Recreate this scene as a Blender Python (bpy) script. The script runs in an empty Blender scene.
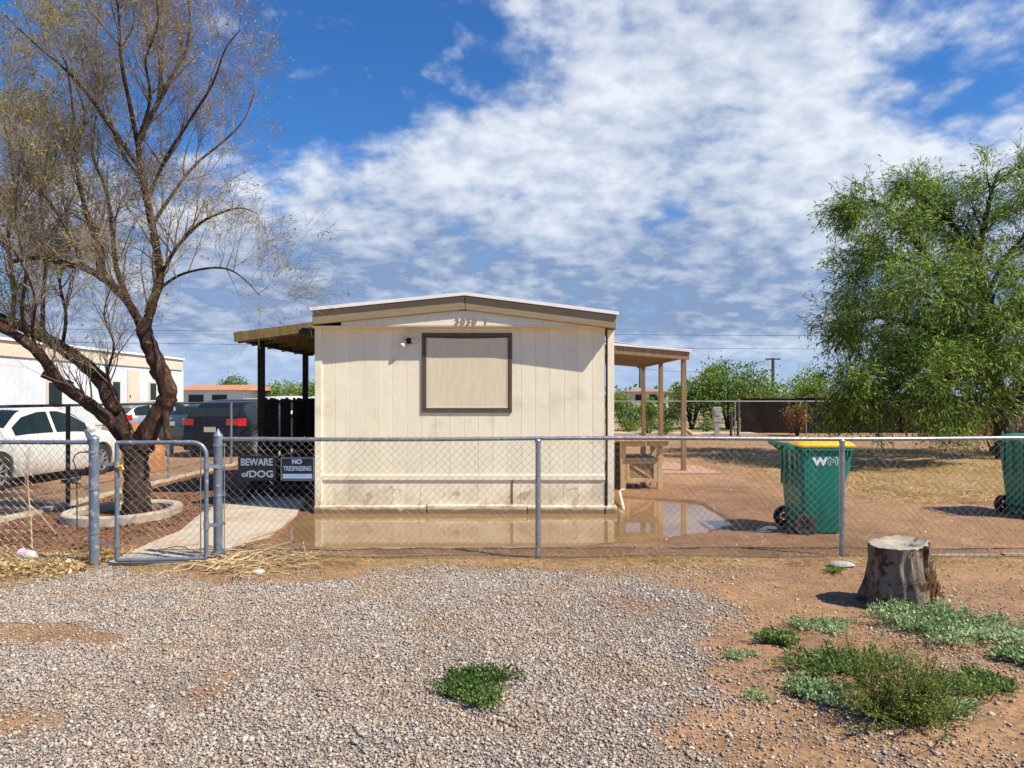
import bpy, math, random
import numpy as np
from mathutils import Vector, Matrix, noise as mnoise

C = bpy.context.scene.collection
scene = bpy.context.scene
R = math.radians
EYE = 1.623; F = 740.0; HX = 512.0; HY = 397.0

# ------------------------------------------------------------------ camera
cam = bpy.data.cameras.new('camera'); co = bpy.data.objects.new('camera', cam); C.objects.link(co)
co.location = (0, 0, EYE); co.rotation_euler = (R(90), 0, 0)
cam.sensor_width = 36; cam.lens = 36 * F / 1024; cam.shift_y = (HY - 384) / 1024
cam.clip_end = 8000; cam.clip_start = 0.05
scene.camera = co

# ------------------------------------------------------------------ exposure
scene.view_settings.view_transform = 'Standard'
scene.view_settings.look = 'None'
scene.view_settings.exposure = 0.57
scene.view_settings.gamma = 1
scene.view_settings.use_curve_mapping = False
scene.cycles.max_bounces = 6
scene.cycles.transparent_max_bounces = 16

# ------------------------------------------------------------------ sun
SUNV = Vector((-0.74, 0.36, -1.0)).normalized()          # direction the light travels
sl = bpy.data.lights.new('sun', 'SUN'); so = bpy.data.objects.new('sun', sl); C.objects.link(so)
sl.energy = 5.0; sl.angle = R(0.5); sl.color = (1.0, 0.93, 0.80)
so.rotation_euler = SUNV.to_track_quat('-Z', 'Y').to_euler()
so.location = (20, -10, 30)
SUN_EL = math.asin(-SUNV.z); SUN_AZ = math.atan2(-SUNV.x, -SUNV.y)

# ------------------------------------------------------------------ world
world = bpy.data.worlds.new('World'); scene.world = world; world.use_nodes = True
wt = world.node_tree; wt.nodes.clear()


class NV:
    """small wrapper: arithmetic on shader values"""
    def __init__(s, t, sock): s.t = t; s.s = sock
    def _m(s, op, *a, clamp=False):
        n = s.t.nodes.new('ShaderNodeMath'); n.operation = op; n.use_clamp = clamp
        for i, v in enumerate((s,) + a):
            if isinstance(v, NV): s.t.links.new(v.s, n.inputs[i])
            else: n.inputs[i].default_value = v
        return NV(s.t, n.outputs[0])
    def __add__(s, o): return s._m('ADD', o)
    def __sub__(s, o): return s._m('SUBTRACT', o)
    def __mul__(s, o): return s._m('MULTIPLY', o)
    def __truediv__(s, o): return s._m('DIVIDE', o)
    __radd__ = __add__
    __rmul__ = __mul__
    def rsub(s, c): return (s * -1.0) + c
    def sat(s): return s._m('ADD', 0.0, clamp=True)
    def pw(s, e): return s._m('POWER', e)
    def mx(s, o): return s._m('MAXIMUM', o)
    def mn(s, o): return s._m('MINIMUM', o)
    def ss(s, a, b):
        n = s.t.nodes.new('ShaderNodeMapRange'); n.interpolation_type = 'SMOOTHSTEP'
        s.t.links.new(s.s, n.inputs[0])
        if a < b:
            n.inputs[1].default_value = a; n.inputs[2].default_value = b
            n.inputs[3].default_value = 0; n.inputs[4].default_value = 1
        else:
            n.inputs[1].default_value = b; n.inputs[2].default_value = a
            n.inputs[3].default_value = 1; n.inputs[4].default_value = 0
        return NV(s.t, n.outputs[0])


def n_noise(t, vec, scale, detail=6, rough=0.55, dist=0.0, lac=2.0):
    n = t.nodes.new('ShaderNodeTexNoise'); n.inputs['Scale'].default_value = scale
    n.inputs['Detail'].default_value = detail; n.inputs['Roughness'].default_value = rough
    n.inputs['Distortion'].default_value = dist; n.inputs['Lacunarity'].default_value = lac
    if vec is not None: t.links.new(vec, n.inputs['Vector'])
    return NV(t, n.outputs['Fac'])


def n_mix(t, fac, a, b):
    n = t.nodes.new('ShaderNodeMix'); n.data_type = 'RGBA'
    for sock, v in ((n.inputs[0], fac), (n.inputs[6], a), (n.inputs[7], b)):
        if isinstance(v, NV): t.links.new(v.s, sock)
        elif isinstance(v, bpy.types.NodeSocket): t.links.new(v, sock)
        elif isinstance(v, (tuple, list)): sock.default_value = tuple(v)[:3] + (1,)
        else: sock.default_value = v
    return n.outputs[2]


sky = wt.nodes.new('ShaderNodeTexSky'); sky.sky_type = 'NISHITA'; sky.sun_disc = False
sky.sun_elevation = SUN_EL; sky.sun_rotation = SUN_AZ; sky.altitude = 400
sky.air_density = 1.0; sky.dust_density = 0.35; sky.ozone_density = 2.6
hs = wt.nodes.new('ShaderNodeHueSaturation'); hs.inputs['Saturation'].default_value = 1.14
hs.inputs['Value'].default_value = 1.0
tint = wt.nodes.new('ShaderNodeMix'); tint.data_type = 'RGBA'; tint.blend_type = 'MULTIPLY'; tint.inputs[0].default_value = 1.0
wt.links.new(sky.outputs[0], tint.inputs[6]); tint.inputs[7].default_value = (0.84, 1.03, 1.32, 1)
wt.links.new(tint.outputs[2], hs.inputs['Color'])
tc = wt.nodes.new('ShaderNodeTexCoord'); sp = wt.nodes.new('ShaderNodeSeparateXYZ')
wt.links.new(tc.outputs['Generated'], sp.inputs[0])
dx, dy, dz = (NV(wt, sp.outputs[i]) for i in range(3))
zz = dz.mx(0.0)
hyp = dy.mx(0.12)
U = dx / hyp; V = zz / hyp                                    # bearing and height of the sky direction
cx = dx / (zz + 0.30); cy = dy / (zz + 0.30)                  # the cloud deck is a level layer
cb = wt.nodes.new('ShaderNodeCombineXYZ'); wt.links.new(cx.s, cb.inputs[0]); wt.links.new(cy.s, cb.inputs[1])
cvec = cb.outputs[0]
nb = n_noise(wt, cvec, 1.6, 3, 0.5)                           # large breaks
nm = n_noise(wt, cvec, 4.2, 8, 0.52, 0.15)                    # puffs
nf = n_noise(wt, cvec, 15.0, 6, 0.55, 0.1)                     # wisps
mp = wt.nodes.new('ShaderNodeMapping'); mp.inputs['Rotation'].default_value = (0, 0, R(-35)); mp.inputs['Scale'].default_value = (3.2, 1.3, 1)
wt.links.new(cvec, mp.inputs[0])
nst = n_noise(wt, mp.outputs[0], 1.9, 8, 0.6, 0.4)            # streaked cirrus
# where the deck lies: a fan that opens upward and to the right
uedge = (V - 0.30).mn(0.10) * 2.6 + (V - 0.40).mx(0.0) * 0.5 - 0.30
left_edge = (U - uedge).ss(-0.22, 0.20)
low_left = V.ss(0.40, 0.20) * 0.78
right_edge = (U.ss(0.36, 0.60) * V.ss(0.28, 0.40) * 0.62) * -1.0 + 1.0
cover = (left_edge * right_edge).mx(low_left)
haze_low = V.ss(0.015, 0.10)
raw = (nm - 0.5) * 1.05 + (nf - 0.5) * 0.60 + (nst - 0.5) * 0.60 + (nb - 0.5) * 0.35
dens = (raw * 0.85 + cover * 0.66 - 0.30).ss(-0.12, 0.30)
wisps = (nst * 0.6 + nf * 0.4 - 0.53).ss(0.0, 0.15) * 0.50
dens = dens.mx(wisps) * (haze_low * 0.75 + 0.25)
lit = ((nm - 0.5) * 1.1 + (nf - 0.5) * 1.0 + (nb - 0.5) * 0.7) * 1.5
lit = (lit + V.ss(0.13, 0.32) * 0.62 + 0.08 + V.ss(0.10, 0.06) * 0.35).sat()
ccol = n_mix(wt, lit, (2.15, 3.0, 4.75), (7.7, 8.1, 8.7))
basesky = n_mix(wt, V.ss(0.24, 0.0) * 0.85, hs.outputs[0], (3.3, 4.6, 7.3))
skyc = n_mix(wt, dens * 0.93, basesky, ccol)
bg = wt.nodes.new('ShaderNodeBackground'); bg.inputs['Strength'].default_value = 0.078
wt.links.new(skyc, bg.inputs['Color'])
wo = wt.nodes.new('ShaderNodeOutputWorld'); wt.links.new(bg.outputs[0], wo.inputs[0])


# ------------------------------------------------------------------ helpers
def P(x, y, Y): return Vector(((x - HX) * Y / F, Y, EYE + (HY - y) * Y / F))
def G(x, y):
    Y = EYE * F / (y - HY); return Vector(((x - HX) * Y / F, Y, 0.0))


def tag(o, label=None, cat=None, group=None, kind=None):
    if label: o['label'] = label
    if cat: o['category'] = cat
    if group: o['group'] = group
    if kind: o['kind'] = kind
    return o


def thing(name, loc, label, cat, group=None, rz=0):
    o = bpy.data.objects.new(name, None); C.objects.link(o); o.location = loc; o.rotation_euler = (0, 0, rz)
    o.empty_display_size = 0.2
    return tag(o, label, cat, group)


def chain_loc(o):
    v = Vector((0, 0, 0))
    while o is not None: v += o.location; o = o.parent
    return v


class MB:
    def __init__(s): s.v = []; s.f = []; s.n = 0
    def add(s, vs, fs):
        b = s.n; s.v.append(np.array(vs, dtype=np.float32).reshape(-1, 3)); s.n += len(s.v[-1])
        s.f += [tuple(i + b for i in f) for f in fs]; return s
    def box(s, x0, x1, y0, y1, z0, z1, M=None):
        vs = [(x, y, z) for z in (z0, z1) for y in (y0, y1) for x in (x0, x1)]
        if M is not None: vs = [tuple(M @ Vector(v)) for v in vs]
        return s.add(vs, [(0, 2, 3, 1), (4, 5, 7, 6), (0, 1, 5, 4), (2, 6, 7, 3), (0, 4, 6, 2), (1, 3, 7, 5)])
    def bar(s, a, b, w, h, up=(0, 0, 1)):
        a = Vector(a); b = Vector(b); d = (b - a).normalized(); u = Vector(up)
        sd = d.cross(u)
        if sd.length < 1e-4: sd = d.cross(Vector((0, 1, 0)))
        sd.normalize(); u = sd.cross(d).normalized()
        vs = []
        for p in (a, b):
            for i, j in ((-1, -1), (1, -1), (1, 1), (-1, 1)): vs.append(tuple(p + sd * (i * w / 2) + u * (j * h / 2)))
        return s.add(vs, [(0, 1, 2, 3), (7, 6, 5, 4), (0, 4, 5, 1), (1, 5, 6, 2), (2, 6, 7, 3), (3, 7, 4, 0)])
    def tube(s, pts, rad, n=8, caps=True):
        pts = [Vector(p) for p in pts]
        if not hasattr(rad, '__len__'): rad = [rad] * len(pts)
        vs = []; prev = None
        for i, p in enumerate(pts):
            d = (pts[min(i + 1, len(pts) - 1)] - pts[max(i - 1, 0)])
            if d.length < 1e-9: d = Vector((0, 0, 1))
            d.normalize()
            if prev is None:
                prev = d.orthogonal().normalized()
            else:
                prev = (prev - d * prev.dot(d))
                prev = prev.normalized() if prev.length > 1e-6 else d.orthogonal().normalized()
            b = d.cross(prev)
            for k in range(n):
                a = 2 * math.pi * k / n
                vs.append(tuple(p + (prev * math.cos(a) + b * math.sin(a)) * rad[i]))
        fs = []
        for i in range(len(pts) - 1):
            for k in range(n):
                fs.append((i * n + k, i * n + (k + 1) % n, (i + 1) * n + (k + 1) % n, (i + 1) * n + k))
        if caps:
            fs.append(tuple(range(n - 1, -1, -1))); fs.append(tuple((len(pts) - 1) * n + k for k in range(n)))
        return s.add(vs, fs)
    def loft(s, rings, caps=True, closed=True):
        n = len(rings[0]); vs = [v for r in rings for v in r]; fs = []
        for i in range(len(rings) - 1):
            for k in range(n if closed else n - 1):
                fs.append((i * n + k, i * n + (k + 1) % n, (i + 1) * n + (k + 1) % n, (i + 1) * n + k))
        if caps:
            fs.append(tuple(range(n - 1, -1, -1))); fs.append(tuple((len(rings) - 1) * n + k for k in range(n)))
        return s.add(vs, fs)
    def prism(s, poly, z0, z1):
        n = len(poly)
        vs = [(p[0], p[1], z0) for p in poly] + [(p[0], p[1], z1) for p in poly]
        return s.add(vs, [tuple(range(n - 1, -1, -1)), tuple(range(n, 2 * n))] + [(k, (k + 1) % n, n + (k + 1) % n, n + k) for k in range(n)])
    def build(s, name, m, parent=None, smooth=False, local=False, bevel=0.0, label=None, angle=40):
        me = bpy.data.meshes.new(name)
        V_ = np.concatenate(s.v) if s.v else np.zeros((0, 3), np.float32)
        if parent is not None and not local:
            V_ = V_ - np.array(chain_loc(parent), dtype=np.float32)
        me.from_pydata(V_.tolist(), [], s.f)
        me.validate()
        if isinstance(m, (list, tuple)):
            for q in m: me.materials.append(q)
        else: me.materials.append(m)
        if smooth:
            me.polygons.foreach_set('use_smooth', [True] * len(me.polygons))
            me.set_sharp_from_angle(angle=R(angle))
        o = bpy.data.objects.new(name, me); C.objects.link(o)
        if parent is not None: o.parent = parent
        if label: o['label'] = label
        if bevel:
            b = o.modifiers.new('bevel', 'BEVEL'); b.width = bevel; b.segments = 2; b.limit_method = 'ANGLE'; b.angle_limit = R(35)
        return o


def mesh_np(name, verts, faces, m, parent=None):
    """verts (N,3); faces (K, k) all of k corners"""
    verts = np.asarray(verts, dtype=np.float32); faces = np.asarray(faces, dtype=np.int32)
    if parent is not None: verts = verts - np.array(chain_loc(parent), dtype=np.float32)
    me = bpy.data.meshes.new(name); k = faces.shape[1]
    me.vertices.add(len(verts)); me.vertices.foreach_set('co', verts.ravel())
    me.loops.add(faces.size); me.loops.foreach_set('vertex_index', faces.ravel())
    me.polygons.add(len(faces))
    me.polygons.foreach_set('loop_start', np.arange(0, faces.size, k, dtype=np.int32))
    me.polygons.foreach_set('loop_total', np.full(len(faces), k, dtype=np.int32))
    me.update(calc_edges=True); me.materials.append(m)
    o = bpy.data.objects.new(name, me); C.objects.link(o)
    if parent is not None: o.parent = parent
    return o


def text_mesh(body, size, m, parent, loc, depth=0.003, sx=1.0, offset=0.0, name='lettering', rot=(R(90), 0, 0), align='CENTER', spacing=1.0, world_loc=True, bold=0.0):
    cu = bpy.data.curves.new(name, 'FONT'); cu.body = body; cu.size = size; cu.extrude = depth; cu.offset = offset
    cu.align_x = align; cu.align_y = 'CENTER'; cu.space_character = spacing
    tmp = bpy.data.objects.new('tmp', cu); C.objects.link(tmp)
    bpy.context.view_layer.update()
    me = bpy.data.meshes.new_from_object(tmp.evaluated_get(bpy.context.evaluated_depsgraph_get()))
    bpy.data.objects.remove(tmp); bpy.data.curves.remove(cu)
    if bold:
        vs = [tuple(v.co) for v in me.vertices]; fs = [tuple(p.vertices) for p in me.polygons]; V2, F2 = [], []
        for k, (ox, oy) in enumerate(((0, 0), (bold, 0), (-bold, 0), (0, bold), (0, -bold))):
            b0 = len(V2); V2 += [(a + ox / sx, b + oy, c + 0.0002 * k) for a, b, c in vs]; F2 += [tuple(i + b0 for i in f) for f in fs]
        me = bpy.data.meshes.new(name); me.from_pydata(V2, [], F2)
    M = Matrix.Translation(loc) @ (Matrix.Rotation(rot[2], 4, 'Z') @ Matrix.Rotation(rot[0], 4, 'X')) @ Matrix.Diagonal((sx, 1, 1, 1))
    if world_loc and parent is not None: M = Matrix.Translation(-chain_loc(parent)) @ M
    me.transform(M); me.materials.clear(); me.materials.append(m)
    o = bpy.data.objects.new(name, me); C.objects.link(o); o.parent = parent
    return o


# ------------------------------------------------------------------ materials
def new_mat(name):
    m = bpy.data.materials.new(name); m.use_nodes = True; t = m.node_tree
    b = t.nodes['Principled BSDF']; return m, t, b


def set_spec(b, v):
    b.inputs['Specular IOR Level'].default_value = v


def pm(name, c1, c2=None, scale=6, rough=0.7, metal=0.0, bump=0.0, bscale=60, stretch=(1, 1, 1), c3=None, c3t=(0.60, 0.72), c3scale=3,
       spec=0.4, island=0.0, coat=0.0, detail=6, bdist=0.01):
    """colour from noise between c1 and c2, patches of c3, bump"""
    m, t, b = new_mat(name)
    tcn = t.nodes.new('ShaderNodeTexCoord'); mpn = t.nodes.new('ShaderNodeMapping'); mpn.inputs['Scale'].default_value = stretch
    t.links.new(tcn.outputs['Object'], mpn.inputs[0]); vec = mpn.outputs[0]
    c2 = c2 or tuple(min(1, c * 0.8) for c in c1)
    nz = n_noise(t, vec, scale, detail, 0.6).ss(0.3, 0.7)
    col = n_mix(t, nz, c1, c2)
    fine = n_noise(t, vec, scale * 9, 3, 0.6).ss(0.25, 0.75)
    col = n_mix(t, fine * 0.35, col, tuple(c * 0.72 for c in c2))
    if c3:
        k = n_noise(t, tcn.outputs['Object'], c3scale, 8, 0.68).ss(*c3t)
        col = n_mix(t, k, col, c3)
    if island:
        g = t.nodes.new('ShaderNodeNewGeometry'); r = NV(t, g.outputs['Random Per Island'])
        hsn = t.nodes.new('ShaderNodeHueSaturation'); t.links.new(col, hsn.inputs['Color'])
        t.links.new((r * (2 * island) + (1 - island)).s, hsn.inputs['Value'])
        t.links.new(((r * 7.31)._m('FRACT') * (0.05 * island) + (0.5 - 0.025 * island)).s, hsn.inputs['Hue'])
        col = hsn.outputs[0]
    t.links.new(col, b.inputs['Base Color'])
    rn = n_noise(t, vec, scale * 3, 4, 0.6) * 0.3 + (rough - 0.15)
    t.links.new(rn.sat().s, b.inputs['Roughness'])
    b.inputs['Metallic'].default_value = metal; set_spec(b, spec)
    if coat: b.inputs['Coat Weight'].default_value = coat; b.inputs['Coat Roughness'].default_value = 0.05
    if bump:
        bn = t.nodes.new('ShaderNodeBump'); bn.inputs['Strength'].default_value = bump; bn.inputs['Distance'].default_value = bdist
        h = n_noise(t, vec, bscale, 6, 0.65); t.links.new(h.s, bn.inputs['Height'])
        t.links.new(bn.outputs[0], b.inputs['Normal'])
    return m


def leaf_mat(name, dark, mid, light, trans=0.35, rough=0.55):
    m, t, b = new_mat(name)
    g = t.nodes.new('ShaderNodeNewGeometry'); r = NV(t, g.outputs['Random Per Island'])
    tcn = t.nodes.new('ShaderNodeTexCoord'); cl = n_noise(t, tcn.outputs['Object'], 1.3, 3, 0.5)
    k = (r * 0.75 + (cl - 0.5) * 1.4 + 0.12).sat()
    col = n_mix(t, k.ss(0.0, 0.55), dark, mid); col = n_mix(t, k.ss(0.5, 1.0), col, light)
    t.links.new(col, b.inputs['Base Color']); b.inputs['Roughness'].default_value = rough; set_spec(b, 0.3)
    tr = t.nodes.new('ShaderNodeBsdfTranslucent'); t.links.new(col, tr.inputs[0])
    mx = t.nodes.new('ShaderNodeMixShader'); mx.inputs[0].default_value = trans
    t.links.new(b.outputs[0], mx.inputs[1]); t.links.new(tr.outputs[0], mx.inputs[2])
    t.links.new(mx.outputs[0], t.nodes['Material Output'].inputs[0])
    return m


M = {}
M['galv'] = pm('galvanised', (0.42, 0.44, 0.46), (0.30, 0.32, 0.35), 14, 0.42, 0.75, 0.1, 90, c3=(0.62, 0.63, 0.64), c3scale=25, c3t=(0.55, 0.7))
M['galv_blue'] = pm('weathered_steel_pipe', (0.13, 0.17, 0.22), (0.23, 0.27, 0.31), 10, 0.5, 0.45, 0.1, 90, c3=(0.50, 0.52, 0.54), c3scale=18, c3t=(0.56, 0.68))
M['wire'] = pm('galvanised_wire', (0.34, 0.34, 0.33), (0.24, 0.24, 0.24), 3, 0.5, 0.35)
M['wire_dark'] = pm('old_wire', (0.10, 0.09, 0.08), (0.06, 0.055, 0.05), 3, 0.7, 0.2)
M['bark'] = pm('rough_bark', (0.105, 0.050, 0.028), (0.026, 0.014, 0.010), 7, 0.9, 0, 1.0, 26, (1, 1, 0.35), c3=(0.22, 0.12, 0.066), c3scale=10, c3t=(0.55, 0.66), bdist=0.04)
M['twig'] = pm('dry_twig', (0.42, 0.33, 0.22), (0.12, 0.08, 0.05), 2.2, 0.85, island=0.35)
M['bark2'] = pm('dark_bark', (0.06, 0.042, 0.03), (0.025, 0.018, 0.013), 7, 0.9, 0, 0.9, 20, (1, 1, 0.35), bdist=0.03)
M['sparse_leaf'] = leaf_mat('sparse_leaf', (0.16, 0.18, 0.025), (0.36, 0.36, 0.06), (0.56, 0.50, 0.12), 0.5)
M['mesq_leaf'] = leaf_mat('feathery_leaf', (0.07, 0.125, 0.018), (0.205, 0.33, 0.045), (0.43, 0.54, 0.11), 0.52)
M['brown_leaf'] = leaf_mat('dead_leaf', (0.10, 0.045, 0.02), (0.26, 0.12, 0.04), (0.42, 0.22, 0.08), 0.3)
M['far_leaf'] = leaf_mat('bush_leaf', (0.07, 0.12, 0.022), (0.16, 0.25, 0.045), (0.30, 0.38, 0.085), 0.35)
M['far_leaf_pale'] = leaf_mat('pale_bush_leaf', (0.07, 0.10, 0.035), (0.15, 0.21, 0.07), (0.26, 0.32, 0.12), 0.35)
M['lime_leaf'] = leaf_mat('lime_leaf', (0.10, 0.17, 0.03), (0.20, 0.30, 0.05), (0.34, 0.42, 0.09), 0.4)
M['weed_leaf'] = leaf_mat('weed_leaf', (0.05, 0.10, 0.02), (0.13, 0.22, 0.045), (0.28, 0.38, 0.11), 0.35)
M['grey_weed_leaf'] = leaf_mat('silvery_weed_leaf', (0.12, 0.18, 0.06), (0.31, 0.42, 0.18), (0.60, 0.70, 0.42), 0.3)
M['deep_weed_leaf'] = leaf_mat('deep_green_leaf', (0.03, 0.07, 0.015), (0.085, 0.16, 0.03), (0.20, 0.30, 0.07), 0.3)
M['shrub_leaf'] = leaf_mat('fine_shrub_leaf', (0.08, 0.12, 0.016), (0.24, 0.32, 0.045), (0.46, 0.50, 0.11), 0.35)
M['straw'] = leaf_mat('straw', (0.22, 0.14, 0.04), (0.50, 0.34, 0.12), (0.76, 0.57, 0.27), 0.3)
M['dead_stem'] = pm('dead_stem', (0.66, 0.48, 0.27), (0.40, 0.27, 0.14), 3, 0.85, island=0.3)
M['brown_litter'] = leaf_mat('brown_leaf_litter', (0.08, 0.04, 0.02), (0.17, 0.09, 0.04), (0.32, 0.20, 0.10), 0.15)
M['conc'] = pm('weathered_concrete', (0.53, 0.45, 0.345), (0.42, 0.35, 0.26), 3, 0.85, 0, 0.35, 70, c3=(0.40, 0.27, 0.16), c3scale=1.8, c3t=(0.48, 0.70))  # brown dirt patches, also darkening the path in place of twig shadows
M['conc_grey'] = pm('grey_concrete', (0.42, 0.40, 0.36), (0.30, 0.28, 0.25), 5, 0.9, 0, 0.5, 50, c3=(0.30, 0.20, 0.12), c3scale=4)
M['white_stone'] = pm('white_stone', (0.75, 0.73, 0.68), (0.60, 0.57, 0.52), 9, 0.85, 0, 0.4, 30)
M['white_metal'] = pm('white_roof_metal', (0.90, 0.90, 0.88), (0.84, 0.84, 0.82), 2, 0.5)
M['fascia'] = pm('taupe_fascia', (0.33, 0.25, 0.145), (0.28, 0.21, 0.12), 2.5, 0.6, 0, 0.1, 40, (0.3, 1, 1))
M['brown_trim'] = pm('dark_brown_trim', (0.105, 0.075, 0.045), (0.07, 0.05, 0.03), 6, 0.55)
M['trim_edge'] = pm('brown_corner_gap', (0.13, 0.08, 0.05), (0.09, 0.055, 0.03), 6, 0.7)
M['screen'] = pm('tan_sun_screen', (0.76, 0.65, 0.46), (0.72, 0.61, 0.43), 3, 0.8, 0, 0.15, 220, (1, 1, 0.15))
M['frame_grey'] = pm('bronze_window_frame', (0.13, 0.095, 0.058), (0.09, 0.065, 0.04), 7, 0.5)
M['dark_wood'] = pm('dark_stained_wood', (0.035, 0.024, 0.018), (0.018, 0.012, 0.009), 4, 0.8, 0, 0.4, 30, (6, 6, 0.6))
M['old_wood'] = pm('old_brown_wood', (0.36, 0.23, 0.125), (0.22, 0.135, 0.07), 3, 0.8, 0, 0.4, 25, (7, 7, 0.7), c3=(0.15, 0.10, 0.06), c3scale=5)
M['bench_wood'] = pm('weathered_bench_wood', (0.58, 0.41, 0.22), (0.40, 0.26, 0.125), 2.5, 0.8, 0, 0.4, 30, (5, 5, 0.8), c3=(0.20, 0.12, 0.06), c3scale=6)
M['bench_grey'] = pm('grey_board', (0.17, 0.15, 0.13), (0.10, 0.09, 0.08), 5, 0.85, 0, 0.3, 30)
M['ply'] = pm('porch_ceiling_board', (0.22, 0.17, 0.12), (0.17, 0.13, 0.09), 3, 0.8, 0, 0.2, 20, (0.5, 5, 1))
M['mossy_wood'] = pm('yellowed_porch_wood', (0.28, 0.20, 0.075), (0.15, 0.10, 0.045), 3, 0.85, 0, 0.4, 25, (4, 0.5, 1), c3=(0.42, 0.33, 0.15), c3scale=5)
M['sign_black'] = pm('black_sign_plate', (0.012, 0.014, 0.020), (0.02, 0.022, 0.028), 8, 0.35)
M['sign_grey'] = pm('faded_grey_lettering', (0.34, 0.38, 0.45), (0.26, 0.29, 0.35), 30, 0.6)
M['sign_blue'] = pm('pale_blue_lettering', (0.36, 0.48, 0.62), (0.28, 0.38, 0.52), 20, 0.6)
M['numbers'] = pm('tan_house_numbers', (0.30, 0.22, 0.14), (0.38, 0.29, 0.19), 40, 0.6)
M['lampglass'] = pm('frosted_flood_lamp', (0.78, 0.74, 0.66), (0.66, 0.62, 0.54), 9, 0.3)
M['black'] = pm('black_plastic', (0.02, 0.02, 0.022), (0.012, 0.012, 0.013), 6, 0.5)
M['rubber'] = pm('tyre_rubber', (0.022, 0.021, 0.020), (0.035, 0.030, 0.026), 6, 0.85)
M['bin_green'] = pm('green_bin_plastic', (0.002, 0.22, 0.150), (0.002, 0.18, 0.125), 2.5, 0.45, c3=(0.05, 0.23, 0.165), c3scale=5, c3t=(0.5, 0.75), bump=0.05, bscale=200)
M['bin_yellow'] = pm('yellow_bin_lid', (0.80, 0.50, 0.01), (0.72, 0.43, 0.01), 3, 0.4)
M['bin_teal'] = pm('teal_bin_lid', (0.02, 0.23, 0.175), (0.015, 0.19, 0.145), 3, 0.45)
M['white_letter'] = pm('white_lettering', (0.8, 0.82, 0.80), (0.75, 0.76, 0.75), 9, 0.5)
M['stump'] = pm('weathered_stump_bark', (0.36, 0.27, 0.19), (0.17, 0.115, 0.075), 6, 0.9, 0, 1.0, 24, (1.3, 1.3, 0.22), c3=(0.06, 0.035, 0.022), c3scale=7, c3t=(0.50, 0.58), bdist=0.03)
M['stump_top'] = pm('grey_sawn_wood', (0.44, 0.39, 0.31), (0.30, 0.26, 0.20), 12, 0.9, 0, 0.7, 30, c3=(0.16, 0.11, 0.07), c3scale=10)
M['stump_rot'] = pm('rotten_orange_wood', (0.34, 0.19, 0.09), (0.17, 0.085, 0.04), 8, 0.9, 0, 1.0, 26, (1.5, 1.5, 0.25), c3=(0.48, 0.33, 0.19), c3scale=12, bdist=0.03)
M['void'] = pm('dark_gap', (0.012, 0.010, 0.009), (0.008, 0.007, 0.006), 5, 0.95)
M['dark_wall'] = pm('dark_tarred_wall', (0.026, 0.019, 0.016), (0.014, 0.010, 0.009), 0.9, 0.85, 0, 0.5, 9, (1, 1, 0.5), c3=(0.04, 0.03, 0.025), c3scale=0.8, c3t=(0.55, 0.8), bdist=0.05, spec=0.1)
M['white_paint'] = pm('dusty_white_paint', (0.70, 0.72, 0.74), (0.58, 0.61, 0.64), 0.8, 0.6)
M['cream_paint'] = pm('cream_paint', (0.70, 0.60, 0.46), (0.62, 0.53, 0.40), 0.8, 0.7)
M['tile_roof'] = pm('orange_tile_roof', (0.55, 0.26, 0.13), (0.42, 0.19, 0.10), 1.2, 0.8)
M['brown_roof'] = pm('brown_shingle_roof', (0.34, 0.24, 0.18), (0.27, 0.19, 0.14), 1.2, 0.8)
M['carwhite'] = pm('dusty_white_car_paint', (0.74, 0.73, 0.70), (0.66, 0.64, 0.60), 1.5, 0.3, 0, c3=(0.50, 0.36, 0.24), c3scale=1.4, c3t=(0.66, 0.85), coat=0.5)
M['carblack'] = pm('black_car_paint', (0.005, 0.006, 0.010), (0.006, 0.008, 0.013), 1.5, 0.3, 0, coat=0.15, spec=0.25)
M['carsilver'] = pm('silver_car_paint', (0.42, 0.43, 0.45), (0.36, 0.37, 0.39), 1.5, 0.3, 0.5, coat=0.7)
M['cardark'] = pm('dark_teal_car_paint', (0.03, 0.06, 0.075), (0.025, 0.05, 0.06), 1.5, 0.3, 0.2, coat=0.7)
M['glass'] = pm('tinted_car_glass', (0.010, 0.018, 0.018), (0.014, 0.024, 0.024), 1.5, 0.16, 0, spec=0.30)
M['tail'] = pm('red_tail_lamp', (0.55, 0.015, 0.012), (0.42, 0.01, 0.01), 3, 0.2, coat=0.6)
M['amber'] = pm('amber_lamp', (0.7, 0.22, 0.03), (0.6, 0.18, 0.02), 3, 0.2)
M['plate'] = pm('licence_plate', (0.62, 0.62, 0.50), (0.52, 0.50, 0.42), 30, 0.5)
M['rim'] = pm('alloy_rim', (0.48, 0.48, 0.48), (0.34, 0.34, 0.34), 8, 0.4, 0.5)
M['tarp'] = pm('orange_tarp', (0.50, 0.22, 0.07), (0.33, 0.14, 0.05), 3, 0.8, 0, 0.5, 8)
M['pink'] = pm('pink_white_plastic', (0.80, 0.40, 0.50), (0.82, 0.76, 0.76), 9, 0.4)
M['grey_metal'] = pm('grey_meter_box', (0.42, 0.42, 0.40), (0.34, 0.34, 0.32), 5, 0.5, 0.2)
M['pole'] = pm('weathered_pole_wood', (0.12, 0.085, 0.06), (0.08, 0.055, 0.04), 3, 0.85)
M['cable'] = pm('overhead_cable', (0.03, 0.035, 0.05), (0.03, 0.03, 0.04), 3, 0.7)
M['pvc'] = pm('white_pipe', (0.74, 0.70, 0.62), (0.66, 0.60, 0.52), 6, 0.5)
M['patio'] = pm('pinkish_patio_slab', (0.44, 0.27, 0.19), (0.36, 0.22, 0.15), 4, 0.9, 0, 0.3, 40)
M['yellow'] = pm('yellow_clip', (0.7, 0.55, 0.05), (0.6, 0.45, 0.04), 6, 0.5)


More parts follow.
